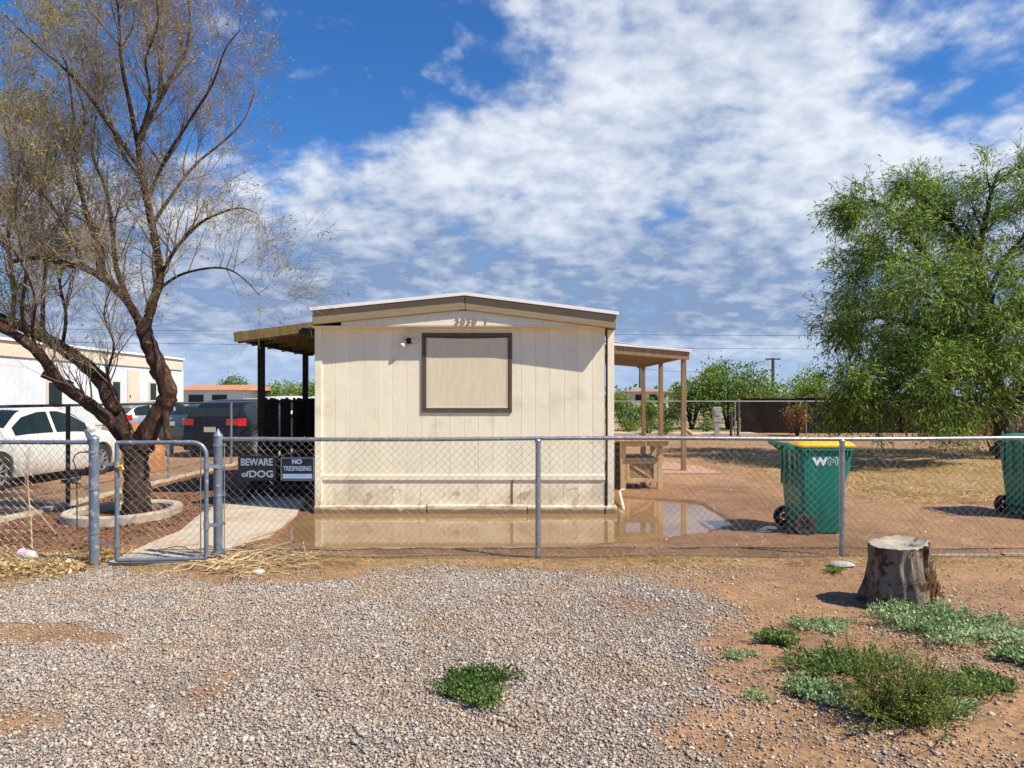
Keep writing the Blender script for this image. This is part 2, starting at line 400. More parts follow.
def siding_mat():
    """cream painted panel siding: chalky, streaked, flaking near the ground"""
    m, t, b = new_mat('cream_siding')
    tcn = t.nodes.new('ShaderNodeTexCoord'); mpn = t.nodes.new('ShaderNodeMapping'); mpn.inputs['Scale'].default_value = (5, 5, 0.35)
    t.links.new(tcn.outputs['Object'], mpn.inputs[0])
    st = n_noise(t, mpn.outputs[0], 2.5, 6, 0.6).ss(0.3, 0.75)
    col = n_mix(t, st, (0.90, 0.815, 0.60), (0.85, 0.755, 0.545))
    g = t.nodes.new('ShaderNodeNewGeometry'); spn = t.nodes.new('ShaderNodeSeparateXYZ'); t.links.new(g.outputs['Position'], spn.inputs[0])
    z = NV(t, spn.outputs[2])
    px_ = NV(t, spn.outputs[0]); pk = ((px_ + 2.742 - 0.07) * 5.0)._m('FLOOR'); wn = t.nodes.new('ShaderNodeTexWhiteNoise'); wn.noise_dimensions = '1D'; t.links.new(pk.s, wn.inputs['W'])
    col = n_mix(t, NV(t, wn.outputs['Value']) * 0.35, col, (0.74, 0.655, 0.50))
    fade = n_noise(t, tcn.outputs['Object'], 0.8, 5, 0.6).ss(0.4, 0.7); col = n_mix(t, fade * 0.25, col, (0.86, 0.80, 0.68))
    big = n_noise(t, tcn.outputs['Object'], 1.7, 6, 0.6)
    dirt = (big + z.ss(0.55, 0.0) * 0.22 - 0.50).ss(0.02, 0.25)
    col = n_mix(t, dirt * 0.55, col, (0.52, 0.40, 0.26))
    pl = n_noise(t, tcn.outputs['Object'], 5.5, 9, 0.72, 0.6)
    peel = (pl + z.ss(0.62, 0.02) * 0.115 - 0.655).ss(0.0, 0.012) * z.ss(0.9, 0.5)
    col = n_mix(t, peel * 0.8, col, (0.48, 0.35, 0.21))
    mudn = n_noise(t, tcn.outputs['Object'], 9, 5, 0.6)
    mud = (mudn * 0.10 - z + 0.03).ss(0.0, 0.035)
    col = n_mix(t, mud, col, (0.25, 0.15, 0.08))
    t.links.new(col, b.inputs['Base Color']); b.inputs['Roughness'].default_value = 0.7; set_spec(b, 0.3)
    dm = t.nodes.new('ShaderNodeMapping'); dm.inputs['Scale'].default_value = (9, 9, 0.55); t.links.new(tcn.outputs['Object'], dm.inputs[0])
    drip = n_noise(t, dm.outputs[0], 3.0, 7, 0.7).ss(0.60, 0.74); col = n_mix(t, drip * 0.38, col, (0.56, 0.43, 0.27)); t.links.new(col, b.inputs['Base Color'])
    bn = t.nodes.new('ShaderNodeBump'); bn.inputs['Strength'].default_value = 0.5; bn.inputs['Distance'].default_value = 0.008
    hh = n_noise(t, mpn.outputs[0], 22, 5, 0.6) * 0.6 - peel * 0.9 + n_noise(t, tcn.outputs['Object'], 2.6, 3, 0.5) * 2.2
    t.links.new(hh.s, bn.inputs['Height']); t.links.new(bn.outputs[0], b.inputs['Normal'])
    return m


M['siding'] = siding_mat()


# ------------------------------------------------------------------ ground
def vnoise(x, y, s, seed=0):
    """cheap value noise, vectorised"""
    x = np.asarray(x) * s + seed * 17.3; y = np.asarray(y) * s + seed * 9.7
    xi = np.floor(x).astype(np.int64); yi = np.floor(y).astype(np.int64); fx = x - xi; fy = y - yi
    fx = fx * fx * (3 - 2 * fx); fy = fy * fy * (3 - 2 * fy)
    def h(a, b):
        n = (a * 374761393 + b * 668265263 + seed * 982451653) & 0xffffffff
        n = ((n ^ (n >> 13)) * 1274126177) & 0xffffffff
        return ((n ^ (n >> 16)) & 0xffff) / 65535.0
    return (h(xi, yi) * (1 - fx) + h(xi + 1, yi) * fx) * (1 - fy) + (h(xi, yi + 1) * (1 - fx) + h(xi + 1, yi + 1) * fx) * fy


def fbm(x, y, s, seed=0, o=4):
    a = 0; w = 0.5; t = 0
    for i in range(o): a = a + vnoise(x, y, s * 2 ** i, seed + i) * w; t += w; w *= 0.5
    return a / t


def sst(e0, e1, v):
    t = np.clip((np.asarray(v) - e0) / (e1 - e0), 0, 1); return t * t * (3 - 2 * t)


def gravel_mask(x, y):
    n = (fbm(x, y, 1.1, 3) - 0.5)
    xb = np.interp(y, [2.0, 3.24, 3.96, 4.75, 5.4, 5.9, 6.6, 7.2], [1.6, 1.32, 1.22, 1.16, 1.5, 1.75, 1.4, 0.2])
    n2 = (fbm(x, y, 3.0, 13) - 0.5)
    m = 1 - sst(-0.55, 0.50, x - xb + n * 1.6 + n2 * 0.8)
    m = m * (1 - sst(-0.22, 0.16, y - (6.95 + 0.25 * np.sin(x * 0.7)) + n * 0.9))
    bald = sst(0.57, 0.72, fbm(x, y, 0.75, 21)) * 0.75
    bald = np.maximum(bald, sst(0.52, 0.68, fbm(x * 0.45, y * 1.5, 1.3, 23)) * 0.85 * (1 - sst(-2.4, -1.4, x)))
    bald = np.maximum(bald, (1 - sst(0.15, 0.5, np.hypot((x - 0.95) / 1.3, y - 5.75))) * 0.7 * (n > -0.2))
    m = m * (1 - bald)
    thin = sst(0.45, 0.7, fbm(x, y, 0.9, 31)) * 0.20 * (x > 0.3) * (y < 7.0) * (x < 5)
    return np.clip(np.maximum(m, thin), 0, 1)


def puddle_depth(x, y):
    """how far the ground dips below the water level"""
    n = (fbm(x, y, 1.4, 51) - 0.5)
    yb = np.interp(x, [-3.2, -2.4, -1.2, 0.4, 1.4, 2.2, 2.9], [8.6, 8.05, 7.92, 7.98, 8.15, 8.75, 9.5])
    yt = np.interp(x, [-3.2, -2.75, 1.4, 1.5, 1.9, 2.9], [9.2, 10.6, 10.6, 11.9, 11.9, 11.2])
    xr = 2.85
    xl = np.interp(y, [7.9, 9.0, 10.6], [-2.35, -2.72, -2.9])
    s = np.minimum(np.minimum((y - yb), (yt - y)), np.minimum((x - xl) * 1.2, (xr - x)))
    return np.clip((s + n * 0.35) * 0.16, -0.02, 0.04)


def ground_z(x, y):
    z = (fbm(x, y, 0.6, 5) - 0.5) * 0.05 + (fbm(x, y, 3.5, 8, 3) - 0.5) * 0.030 + (fbm(x, y, 13.0, 9, 2) - 0.5) * 0.014
    d = puddle_depth(x, y)
    z = np.where(d > 0, -d + z * 0.25, z + np.clip(0.012 + d * 0, 0, 0.012))
    flat = 1 - sst(0.0, 0.8, np.abs(np.asarray(y) - 10.4) - 0.1) * 0
    fade = 1 - sst(40, 60, np.hypot(x, y))
    return z * fade


def axis(parts):
    out = [parts[0][0]]
    for a, b, n in parts: out += list(np.linspace(a, b, n + 1)[1:])
    return np.array(out)


gx = axis([(-4000, -400, 6), (-400, -60, 10), (-60, -14, 23), (-14, -6, 80), (-6, 6, 300), (6, 14, 80), (14, 60, 23), (60, 400, 10), (400, 4000, 6)])
gy = axis([(-600, -20, 8), (-20, 1.5, 20), (1.5, 3, 30), (3, 9, 170), (9, 13, 80), (13, 24, 90), (24, 60, 50), (60, 300, 20), (300, 6000, 10)])
GX, GY = np.meshgrid(gx, gy); GZ = ground_z(GX, GY)
nx, ny = len(gx), len(gy)
idx = np.arange(nx * ny).reshape(ny, nx)
fc = np.stack([idx[:-1, :-1], idx[:-1, 1:], idx[1:, 1:], idx[1:, :-1]], -1).reshape(-1, 4)
X_, Y_ = GX.ravel(), GY.ravel()
grav = gravel_mask(X_, Y_)
wetd = np.minimum(np.minimum(Y_ - 7.45, 13.5 - Y_), np.minimum(X_ + 3.4, 4.3 - X_)) + (fbm(X_, Y_, 1.6, 66) - 0.5) * 1.4
wet = np.clip(sst(-0.3, 0.5, wetd) * 0.6 + (puddle_depth(X_, Y_) > -0.012) * 0.4, 0, 1)
nn = fbm(X_, Y_, 1.0, 61) - 0.5
# region weights (what the ground is made of)
litter = (1 - sst(-6.75, -6.45, -X_ * -1 * -1) * 0) * 0
yard_left = sst(-7.0, -6.5, X_) * (1 - sst(-3.4, -2.7, X_ + nn * 0.6)) * sst(7.2, 7.5, Y_ + nn * 0.5) * (1 - sst(22, 30, Y_))
straw_strip = np.exp(-((Y_ - 7.2 + nn * 0.5) / 0.30) ** 2) * (1 - 0.45 * sst(0, 3, X_)) * 1.2
straw_left = sst(2.9, 3.6, -X_ + nn) * np.exp(-((Y_ - 7.2 + nn * 0.5) / 0.55) ** 2)
straw_right = 1.3 * sst(4.8, 6.2, X_ + nn * 2) * sst(11.2, 13.5, Y_ + nn * 3) * (1 - sst(20, 25, Y_))
far = sst(30, 36, Y_)
me_attr = dict(gravel=grav, wet=wet, litter=yard_left, straw=np.clip(straw_strip * 0.8 + straw_left + straw_right, 0, 1), far=far)


def ground_mat():
    m, t, b = new_mat('desert_ground')
    tcn = t.nodes.new('ShaderNodeTexCoord'); vec = tcn.outputs['Object']
    def attr(n):
        a = t.nodes.new('ShaderNodeAttribute'); a.attribute_name = n; return NV(t, a.outputs['Fac'])
    big = n_noise(t, vec, 0.5, 5, 0.6).ss(0.3, 0.7); med = n_noise(t, vec, 5.0, 7, 0.65).ss(0.3, 0.72); fine = n_noise(t, vec, 60.0, 5, 0.7)
    col = n_mix(t, big, (0.355, 0.200, 0.100), (0.235, 0.125, 0.060))
    col = n_mix(t, med * 0.55, col, (0.42, 0.255, 0.140))
    mot = n_noise(t, vec, 1.6, 8, 0.7, 0.8).ss(0.44, 0.62); col = n_mix(t, mot * 0.62, col, (0.205, 0.115, 0.062))
    spk = n_noise(t, vec, 26.0, 8, 0.8).ss(0.50, 0.66); col = n_mix(t, spk * 0.45, col, (0.17, 0.10, 0.055))
    crm = n_noise(t, vec, 17.0, 8, 0.8, 0.5).ss(0.55, 0.68); col = n_mix(t, crm * 0.4, col, (0.52, 0.38, 0.26))
    col = n_mix(t, fine.ss(0.52, 0.75) * 0.35, col, (0.24, 0.135, 0.075))
    col = n_mix(t, fine.ss(0.42, 0.2) * 0.4, col, (0.60, 0.43, 0.29))
    # small pebbles pressed into the dirt
    vo = t.nodes.new('ShaderNodeTexVoronoi'); vo.inputs['Scale'].default_value = 42; t.links.new(vec, vo.inputs['Vector'])
    peb = NV(t, vo.outputs['Distance']).ss(0.30, 0.22) * n_noise(t, vec, 3.0, 4, 0.6).ss(0.50, 0.64)
    col = n_mix(t, peb * 0.7, col, n_mix(t, NV(t, vo.outputs['Color']) * 1.0, (0.38, 0.30, 0.24), (0.62, 0.55, 0.48)))
    lit_ = attr('litter'); lc = n_noise(t, vec, 24, 6, 0.75)
    lcol = n_mix(t, lc.ss(0.38, 0.62), (0.095, 0.042, 0.022), (0.30, 0.135, 0.065))
    col = n_mix(t, (lit_ * (n_noise(t, vec, 1.6, 5, 0.6).ss(0.25, 0.5) * 0.5 + 0.5)).sat(), col, lcol)
    stw = attr('straw'); sm = t.nodes.new('ShaderNodeMapping'); sm.inputs['Scale'].default_value = (8, 40, 8); t.links.new(vec, sm.inputs[0])
    sc_ = n_noise(t, sm.outputs[0], 2.2, 6, 0.75)
    scol = n_mix(t, sc_.ss(0.35, 0.65), (0.16, 0.09, 0.04), (0.50, 0.35, 0.16))
    col = n_mix(t, (stw * (n_noise(t, vec, 2.4, 6, 0.7).ss(0.35, 0.6))).sat(), col, scol)
    # gravel bed
    gv = t.nodes.new('ShaderNodeTexVoronoi'); gv.inputs['Scale'].default_value = 58; t.links.new(vec, gv.inputs['Vector'])
    gr = attr('gravel')
    gc = n_mix(t, NV(t, gv.outputs['Color']), (0.26, 0.21, 0.165), (0.44, 0.37, 0.30))
    gc = n_mix(t, NV(t, gv.outputs['Distance']).ss(0.30, 0.55) * 0.7, gc, (0.17, 0.12, 0.085))
    col = n_mix(t, (gr * 1.25 + (n_noise(t, vec, 7, 5, 0.65) - 0.5) * 0.9).ss(0.25, 0.75), col, gc)
    fa = attr('far'); fcol = n_mix(t, n_noise(t, vec, 0.12, 6, 0.7).ss(0.40, 0.62), (0.42, 0.27, 0.17), (0.20, 0.20, 0.075))
    col = n_mix(t, fa, col, fcol)
    w = attr('wet')
    wc = t.nodes.new('ShaderNodeMix'); wc.data_type = 'RGBA'; wc.blend_type = 'MULTIPLY'
    t.links.new((w * 0.9).s, wc.inputs[0]); t.links.new(col, wc.inputs[6]); wc.inputs[7].default_value = (0.50, 0.385, 0.29, 1)
    col = wc.outputs[2]
    t.links.new(col, b.inputs['Base Color'])
    t.links.new((w.ss(0.1, 1.0) * -0.38 + 0.92).s, b.inputs['Roughness']); set_spec(b, 0.25)
    bn = t.nodes.new('ShaderNodeBump'); bn.inputs['Strength'].default_value = 0.75; bn.inputs['Distance'].default_value = 0.02
    h = med * 0.5 + fine * 0.4 - spk * 0.35 + crm * 0.2 + peb * 0.3 + lc * lit_ * 1.0 + sc_ * stw * 0.8 + NV(t, gv.outputs['Distance']) * gr * -0.7
    t.links.new(h.s, bn.inputs['Height']); t.links.new(bn.outputs[0], b.inputs['Normal'])
    return m


g = mesh_np('ground', np.stack([X_, Y_, GZ.ravel()], -1), fc, ground_mat())
g.data.polygons.foreach_set('use_smooth', [True] * len(g.data.polygons))
for k_, v_ in me_attr.items():
    a_ = g.data.attributes.new(k_, 'FLOAT', 'POINT'); a_.data.foreach_set('value', np.asarray(v_, dtype=np.float32))
tag(g, kind='structure')


def gz(x, y): return float(ground_z(np.array([x]), np.array([y]))[0])


# gravel stones
rs = np.random.default_rng(4)
def gravel():
    N = 470000
    y = np.sqrt(rs.uniform(2.3 ** 2, 7.7 ** 2, N)); x = rs.uniform(-0.80, 0.86, N) * (y + 0.3)
    keep = rs.uniform(0, 1, N) < np.clip(gravel_mask(x, y) * 1.05, 0, 1) * np.interp(y, [2.3, 7.6], [1.0, 0.9])
    keep |= (rs.uniform(0, 1, N) < 0.012) & (y < 7.3)
    x, y = x[keep], y[keep]; n = len(x)
    iv = np.array([(1, 0, 0), (-1, 0, 0), (0, 1, 0), (0, -1, 0), (0.15, 0.1, 1), (-0.1, 0.1, -1)], float)
    fi = np.array([(0, 2, 4), (2, 1, 4), (1, 3, 4), (3, 0, 4), (2, 0, 5), (1, 2, 5), (3, 1, 5), (0, 3, 5)])
    s = rs.lognormal(math.log(0.0060), 0.38, n).clip(0.0028, 0.018)
    sc = np.stack([s * rs.uniform(0.8, 1.6, n), s * rs.uniform(0.7, 1.1, n), s * rs.uniform(0.45, 0.85, n)], -1)
    v = (iv[None] + rs.uniform(-0.42, 0.42, (n, 6, 3))) * sc[:, None, :]
    a = rs.uniform(0, 2 * math.pi, n); tl = rs.uniform(-0.5, 0.5, n)
    ca, sa = np.cos(a)[:, None], np.sin(a)[:, None]; ct, st_ = np.cos(tl)[:, None], np.sin(tl)[:, None]
    vx, vy, vz = v[..., 0], v[..., 1], v[..., 2]
    vx, vz = vx * ct - vz * st_, vx * st_ + vz * ct
    vx, vy = vx * ca - vy * sa, vx * sa + vy * ca
    z = ground_z(x, y) + s * 0.30 + rs.uniform(0, 0.004, n)
    V3 = np.stack([vx + x[:, None], vy + y[:, None], vz + z[:, None]], -1).reshape(-1, 3)
    F3 = (fi[None] + (np.arange(n) * 6)[:, None, None]).reshape(-1, 3)
    m, t, b = new_mat('mixed_gravel')
    gg = t.nodes.new('ShaderNodeNewGeometry'); r = NV(t, gg.outputs['Random Per Island'])
    rp = t.nodes.new('ShaderNodeValToRGB'); t.links.new(r.s, rp.inputs[0]); cr = rp.color_ramp; cr.interpolation = 'CONSTANT'
    cols = [(0.27, 0.24, 0.215), (0.41, 0.345, 0.295), (0.23, 0.21, 0.195), (0.48, 0.41, 0.355), (0.33, 0.25, 0.20), (0.34, 0.32, 0.30), (0.54, 0.48, 0.42), (0.28, 0.20, 0.145), (0.43, 0.36, 0.28), (0.22, 0.21, 0.205)]
    cr.elements[0].color = cols[0] + (1,); cr.elements[1].position = 0.11; cr.elements[1].color = cols[1] + (1,)
    for i, c in enumerate(cols[2:]): e = cr.elements.new(0.11 * (i + 2)); e.color = c + (1,)
    tcn = t.nodes.new('ShaderNodeTexCoord'); dn = n_noise(t, tcn.outputs['Object'], 1.3, 6, 0.65).ss(0.38, 0.66)
    col = n_mix(t, dn * 0.5, rp.outputs[0], (0.36, 0.235, 0.135))
    t.links.new(col, b.inputs['Base Color']); b.inputs['Roughness'].default_value = 0.8; set_spec(b, 0.3)
    o = mesh_np('gravel', V3, F3, m)
    tag(o, 'loose grey and tan gravel covering the front verge', 'gravel', kind='stuff')


gravel()


# muddy water
def water():
    m, t, b = new_mat('muddy_water')
    tcn = t.nodes.new('ShaderNodeTexCoord')
    col = n_mix(t, n_noise(t, tcn.outputs['Object'], 1.5, 4, 0.5).ss(0.3, 0.7), (0.27, 0.165, 0.075), (0.22, 0.125, 0.055))
    t.links.new(col, b.inputs['Base Color']); b.inputs['Roughness'].default_value = 0.035; b.inputs['IOR'].default_value = 1.34
    set_spec(b, 0.5)
    bn = t.nodes.new('ShaderNodeBump'); bn.inputs['Strength'].default_value = 0.04; bn.inputs['Distance'].default_value = 0.004
    t.links.new(n_noise(t, tcn.outputs['Object'], 9, 2, 0.5).s, bn.inputs['Height']); t.links.new(bn.outputs[0], b.inputs['Normal'])
    o = MB().add([(-3.3, 7.6, -0.004), (3.3, 7.6, -0.004), (3.3, 12.3, -0.004), (-3.3, 12.3, -0.004)], [(0, 1, 2, 3)]).build('puddle', m)
    tag(o, kind='structure')


water()

# concrete path
def path():
    left = [(100, 566), (116, 562), (150, 545), (180, 533), (207, 510), (246, 497)]
    right = [(214, 566), (216, 562), (234, 547), (268, 538), (296, 517), (306, 500)]
    L = [G(*p) for p in left]; Rr = [G(*p) for p in right]
    mb = MB()
    rings = []
    for a, b in zip(L, Rr):
        for q in (0,):
            rings.append([(a.x, a.y, -0.08), (a.x, a.y, 0.028), (b.x, b.y, 0.028), (b.x, b.y, -0.08)])
    mb.loft(rings)
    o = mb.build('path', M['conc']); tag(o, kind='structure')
    # apron below the gate
    a = G(112, 572); b = G(214, 570)
    mb = MB().box(a.x, b.x, a.y - 0.02, a.y + 0.30, -0.05, 0.022)
    # concrete strip behind the yard
    mb2 = MB().box(4.4, 10.6, 31.6, 33.2, -0.05, 0.06)
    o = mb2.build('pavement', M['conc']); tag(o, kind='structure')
    s = MB().prism([(2.0, 15.4), (4.4, 15.5), (4.3, 17.2), (1.9, 21.5), (1.45, 21.5), (1.45, 15.2)], -0.03, 0.035).build('patio', M['patio'])
    tag(s, kind='structure')


path()


# ------------------------------------------------------------------ mobile home
def grooved(mb, x0, x1, y, z0, z1, pitch, phase=0.0, zt=None, gw=0.009, gd=0.004):
    """wall sheet facing -Y with vertical grooves; zt(x) gives an optional sloping top"""
    xs = []
    x = x0 + phase
    prof = [(x0, y)]
    while x < x1 - 0.02:
        if x > x0 + 0.02: prof += [(x - gw / 2, y), (x - gw / 4, y + gd), (x + gw / 4, y + gd), (x + gw / 2, y)]
        x += pitch
    prof.append((x1, y))
    vs = []
    for (a, b) in prof:
        t = zt(a) if zt else z1
        vs += [(a, b, z0), (a, b, t)]
    fs = [(2 * i, 2 * i + 2, 2 * i + 3, 2 * i + 1) for i in range(len(prof) - 1)]
    mb.add(vs, fs)


def mobile_home():
    X0, X1, Y0, Y1 = -2.742, 1.40, 10.35, 25.0
    root = thing('mobile_home', (-0.66, Y0, 0), 'cream mobile home with white roof, brown framed window and house numbers under its gable', 'mobile home')
    # walls
    w = MB(); grooved(w, X0, 1.30, Y0, 0.53, 2.62, 0.2, 0.07)
    w.add([(X0, Y0, 0.53), (X0, Y0, 2.62), (X0, Y1, 2.62), (X0, Y1, 0.53)], [(0, 1, 2, 3)])
    w.add([(1.30, Y0 + .02, 0.53), (1.30, Y0 + .02, 2.55), (1.30, Y1, 2.55), (1.30, Y1, 0.53)], [(3, 2, 1, 0)])
    w.add([(X0, Y1, 0.53), (X0, Y1, 2.6), (1.30, Y1, 2.6), (1.30, Y1, 0.53)], [(0, 1, 2, 3)])
    w.build('wall', M['siding'], root)
    # corner boards
    MB().box(X0 - 0.012, X0 + 0.085, Y0 - 0.022, Y0 + 0.1, 0.0, 2.6).build('corner_board', M['siding'], root, bevel=0.004)
    MB().box(1.335, 1.425, Y0 - 0.022, Y0 + 0.1, 0.0, 2.56).build('corner_board', M['siding'], root, bevel=0.004)
    MB().box(1.322, 1.333, Y0 + 0.001, Y0 + 0.09, 0.12, 2.56).build('corner_gap', M['trim_edge'], root)
    # skirting
    s = MB(); grooved(s, X0 + 0.06, 1.30, Y0 + 0.006, 0.09, 0.5, 0.2, 0.0)
    s.add([(X0, Y0 + .01, 0.0), (X0, Y0 + .01, 0.53), (X0, Y1, 0.53), (X0, Y1, 0.0)], [(0, 1, 2, 3)])
    s.add([(1.38, Y0 + .02, 0.0), (1.38, Y0 + .02, 0.53), (1.38, Y1, 0.53), (1.38, Y1, 0.0)], [(3, 2, 1, 0)])
    s.build('skirting', M['siding'], root)
    t = MB().box(X0 + 0.09, 1.30, Y0 - 0.014, Y0 + 0.03, 0.46, 0.535); t.build('trim_board', M['siding'], root, bevel=0.006)
    t = MB()
    for a, b, dz in ((X0 - 0.02, -1.2, 0.0), (-1.19, 0.2, 0.01), (0.21, 1.30, -0.004)):
        t.box(a, b, Y0 - 0.045, Y0 + 0.03, -0.08, 0.105 + dz)
    t.box(1.30, 1.46, Y0 - 0.06, Y0 + 0.12, -0.08, 0.10)
    t.build('base_board', M['siding'], root, bevel=0.012)
    # seams between skirting sheets
    q = MB(); q.box(-0.005, 0.012, Y0 - 0.004, Y0 + 0.02, 0.11, 0.46)
    q.build('seam', M['trim_edge'], root)
    # gable
    YG = Y0 - 0.17
    xl, xp, xr = -2.735, -0.645, 1.43
    def zlow(x): return 2.615 + (x - xl) / (xp - xl) * 0.205 if x < xp else 2.82 - (x - xp) / (xr - xp) * 0.262
    gb = MB(); grooved(gb, -2.35, 1.03, YG, 2.606, 2.9, 0.81, 0.35, zt=lambda x: max(2.606, zlow(x)) + 0.03)
    gb.build('gable_panel', M['siding'], root)
    sf = MB().box(-2.78, 1.44, YG + 0.004, Y0 - 0.002, 2.592, 2.604); sf.build('soffit', M['siding'], root)
    # fascia boards
    YF = YG - 0.045
    for a, b in ((xl, xp - 0.004), (xp + 0.004, xr)):
        za, zb = zlow(a), zlow(b); fb = MB()
        vs = [(a, YF, za), (b, YF, zb), (b, YF, zb + 0.185), (a, YF, za + 0.185), (a, YG + 0.05, za), (b, YG + 0.05, zb), (b, YG + 0.05, zb + 0.185), (a, YG + 0.05, za + 0.185)]
        fb.add(vs, [(0, 1, 2, 3), (5, 4, 7, 6), (4, 0, 3, 7), (1, 5, 6, 2), (3, 2, 6, 7), (4, 5, 1, 0)])
        fb.build('fascia', M['fascia'], root, bevel=0.006)
    # side eaves
    for xa, xb in ((xl, X0 - 0.016), (1.428, xr)):
        z_ = 2.615 if xa == xl else 2.558
        MB().box(xa, xb, YG + 0.055, Y1, z_, z_ + 0.185).build('eave', M['fascia'], root)
    # roof sheet
    rf = MB(); pts = [(xl - 0.03, 2.803), (xp, 3.013), (xr + 0.03, 2.745)]
    ring = [(x, z) for x, z in pts] + [(x, z + 0.045) for x, z in reversed(pts)]
    rf.loft([[(x, YF - 0.035, z) for x, z in ring], [(x, Y1 + 0.1, z) for x, z in ring]])
    roof = rf.build('roof', M['white_metal'], root)
    MB().tube([(-0.2, 17, 2.95), (-0.2, 17, 3.25)], 0.06, 10).build('vent_pipe', M['white_metal'], roof)
    # window
    a = P(422, 333, Y0); b = P(512, 412.5, Y0)
    wf = MB(); yo = Y0 - 0.020; T = 0.045
    for bx in ((a.x, b.x, a.z - T, a.z), (a.x, b.x, b.z, b.z + T), (a.x, a.x + T, b.z + T, a.z - T), (b.x - T, b.x, b.z + T, a.z - T)):
        wf.box(bx[0], bx[1], yo, Y0 - 0.004, bx[2], bx[3])
    win = wf.build('window', M['frame_grey'], root, bevel=0.003)
    MB().box(a.x + T, b.x - T, Y0 - 0.010, Y0 - 0.004, b.z + T, a.z - T).build('recess', M['brown_trim'], win)
    sc = MB()
    zb, zt_ = b.z + T + 0.03, a.z - T - 0.022
    n = 22
    pv = []; pf = []
    for i in range(n + 1):
        x = a.x + T + 0.028 + (b.x - a.x - 2 * T - 0.056) * i / n
        for zz_ in (zb, zt_): pv.append((x, Y0 - 0.014, zz_ - (0.012 * math.sin(i / n * math.pi) if zz_ == zt_ else 0)))
    pf = [(2 * i, 2 * i + 2, 2 * i + 3, 2 * i + 1) for i in range(n)]
    sc.add(pv, pf); sc.build('sun_screen', M['screen'], win)
    fr = MB()
    for x in (a.x + T + 0.013, b.x - T - 0.022): fr.box(x, x + 0.010, Y0 - 0.018, Y0 - 0.010, zb, zt_)
    fr.box(a.x + T + 0.013, b.x - T - 0.012, Y0 - 0.019, Y0 - 0.010, zb - 0.014, zb)
    fr.build('screen_frame', M['cream_paint'], win)
    # flood lamp
    c = P(409, 341, Y0)
    lf = MB().tube([(c.x, Y0 + 0.0, c.z), (c.x, Y0 - 0.03, c.z)], 0.045, 14).tube([(c.x, Y0 - 0.03, c.z), (c.x, Y0 - 0.05, c.z)], 0.018, 8)
    lf.tube([(c.x - 0.05, Y0 - 0.05, c.z), (c.x + 0.05, Y0 - 0.05, c.z)], 0.016, 8)
    fl = lf.build('flood_lamp', M['black'], root, smooth=True)
    for d in (Vector((-0.55, -0.1, -0.8)), Vector((0.95, -0.1, 0.15))):
        d.normalize(); s0 = Vector((c.x, Y0 - 0.05, c.z)) + Vector((0.04 * (1 if d.x > 0 else -1), 0, 0))
        MB().tube([s0, s0 + d * 0.02, s0 + d * 0.05, s0 + d * 0.08, s0 + d * 0.095], [0.018, 0.022, 0.034, 0.042, 0.028], 12).build('lamp_bulb', M['lampglass'], fl, smooth=True)
    # numbers
    k = P(466, 321.5, YG)
    text_mesh('3030', 0.115, M['numbers'], root, Vector((P(466, 0, YG).x, YG - 0.006, 2.662)), 0.004, 1.15, 0.0, 'house_number', spacing=1.2, bold=0.0015)
    text_mesh('1', 0.09, M['numbers'], root, Vector((P(486, 0, YG).x, YG - 0.006, 2.655)), 0.004, 1.2, 0.0, 'house_number', bold=0.002)
    # black security camera at the left eave
    c = P(316, 328, 10.5)
    MB().tube([(-2.86, 10.5, 2.62), (-2.86, 10.5, 2.54)], 0.02, 8).tube([(-3.0, 10.42, 2.56), (-2.74 - 0.06, 10.5, 2.55)], 0.045, 10).build('eave_light', M['black'], root, smooth=True)


mobile_home()


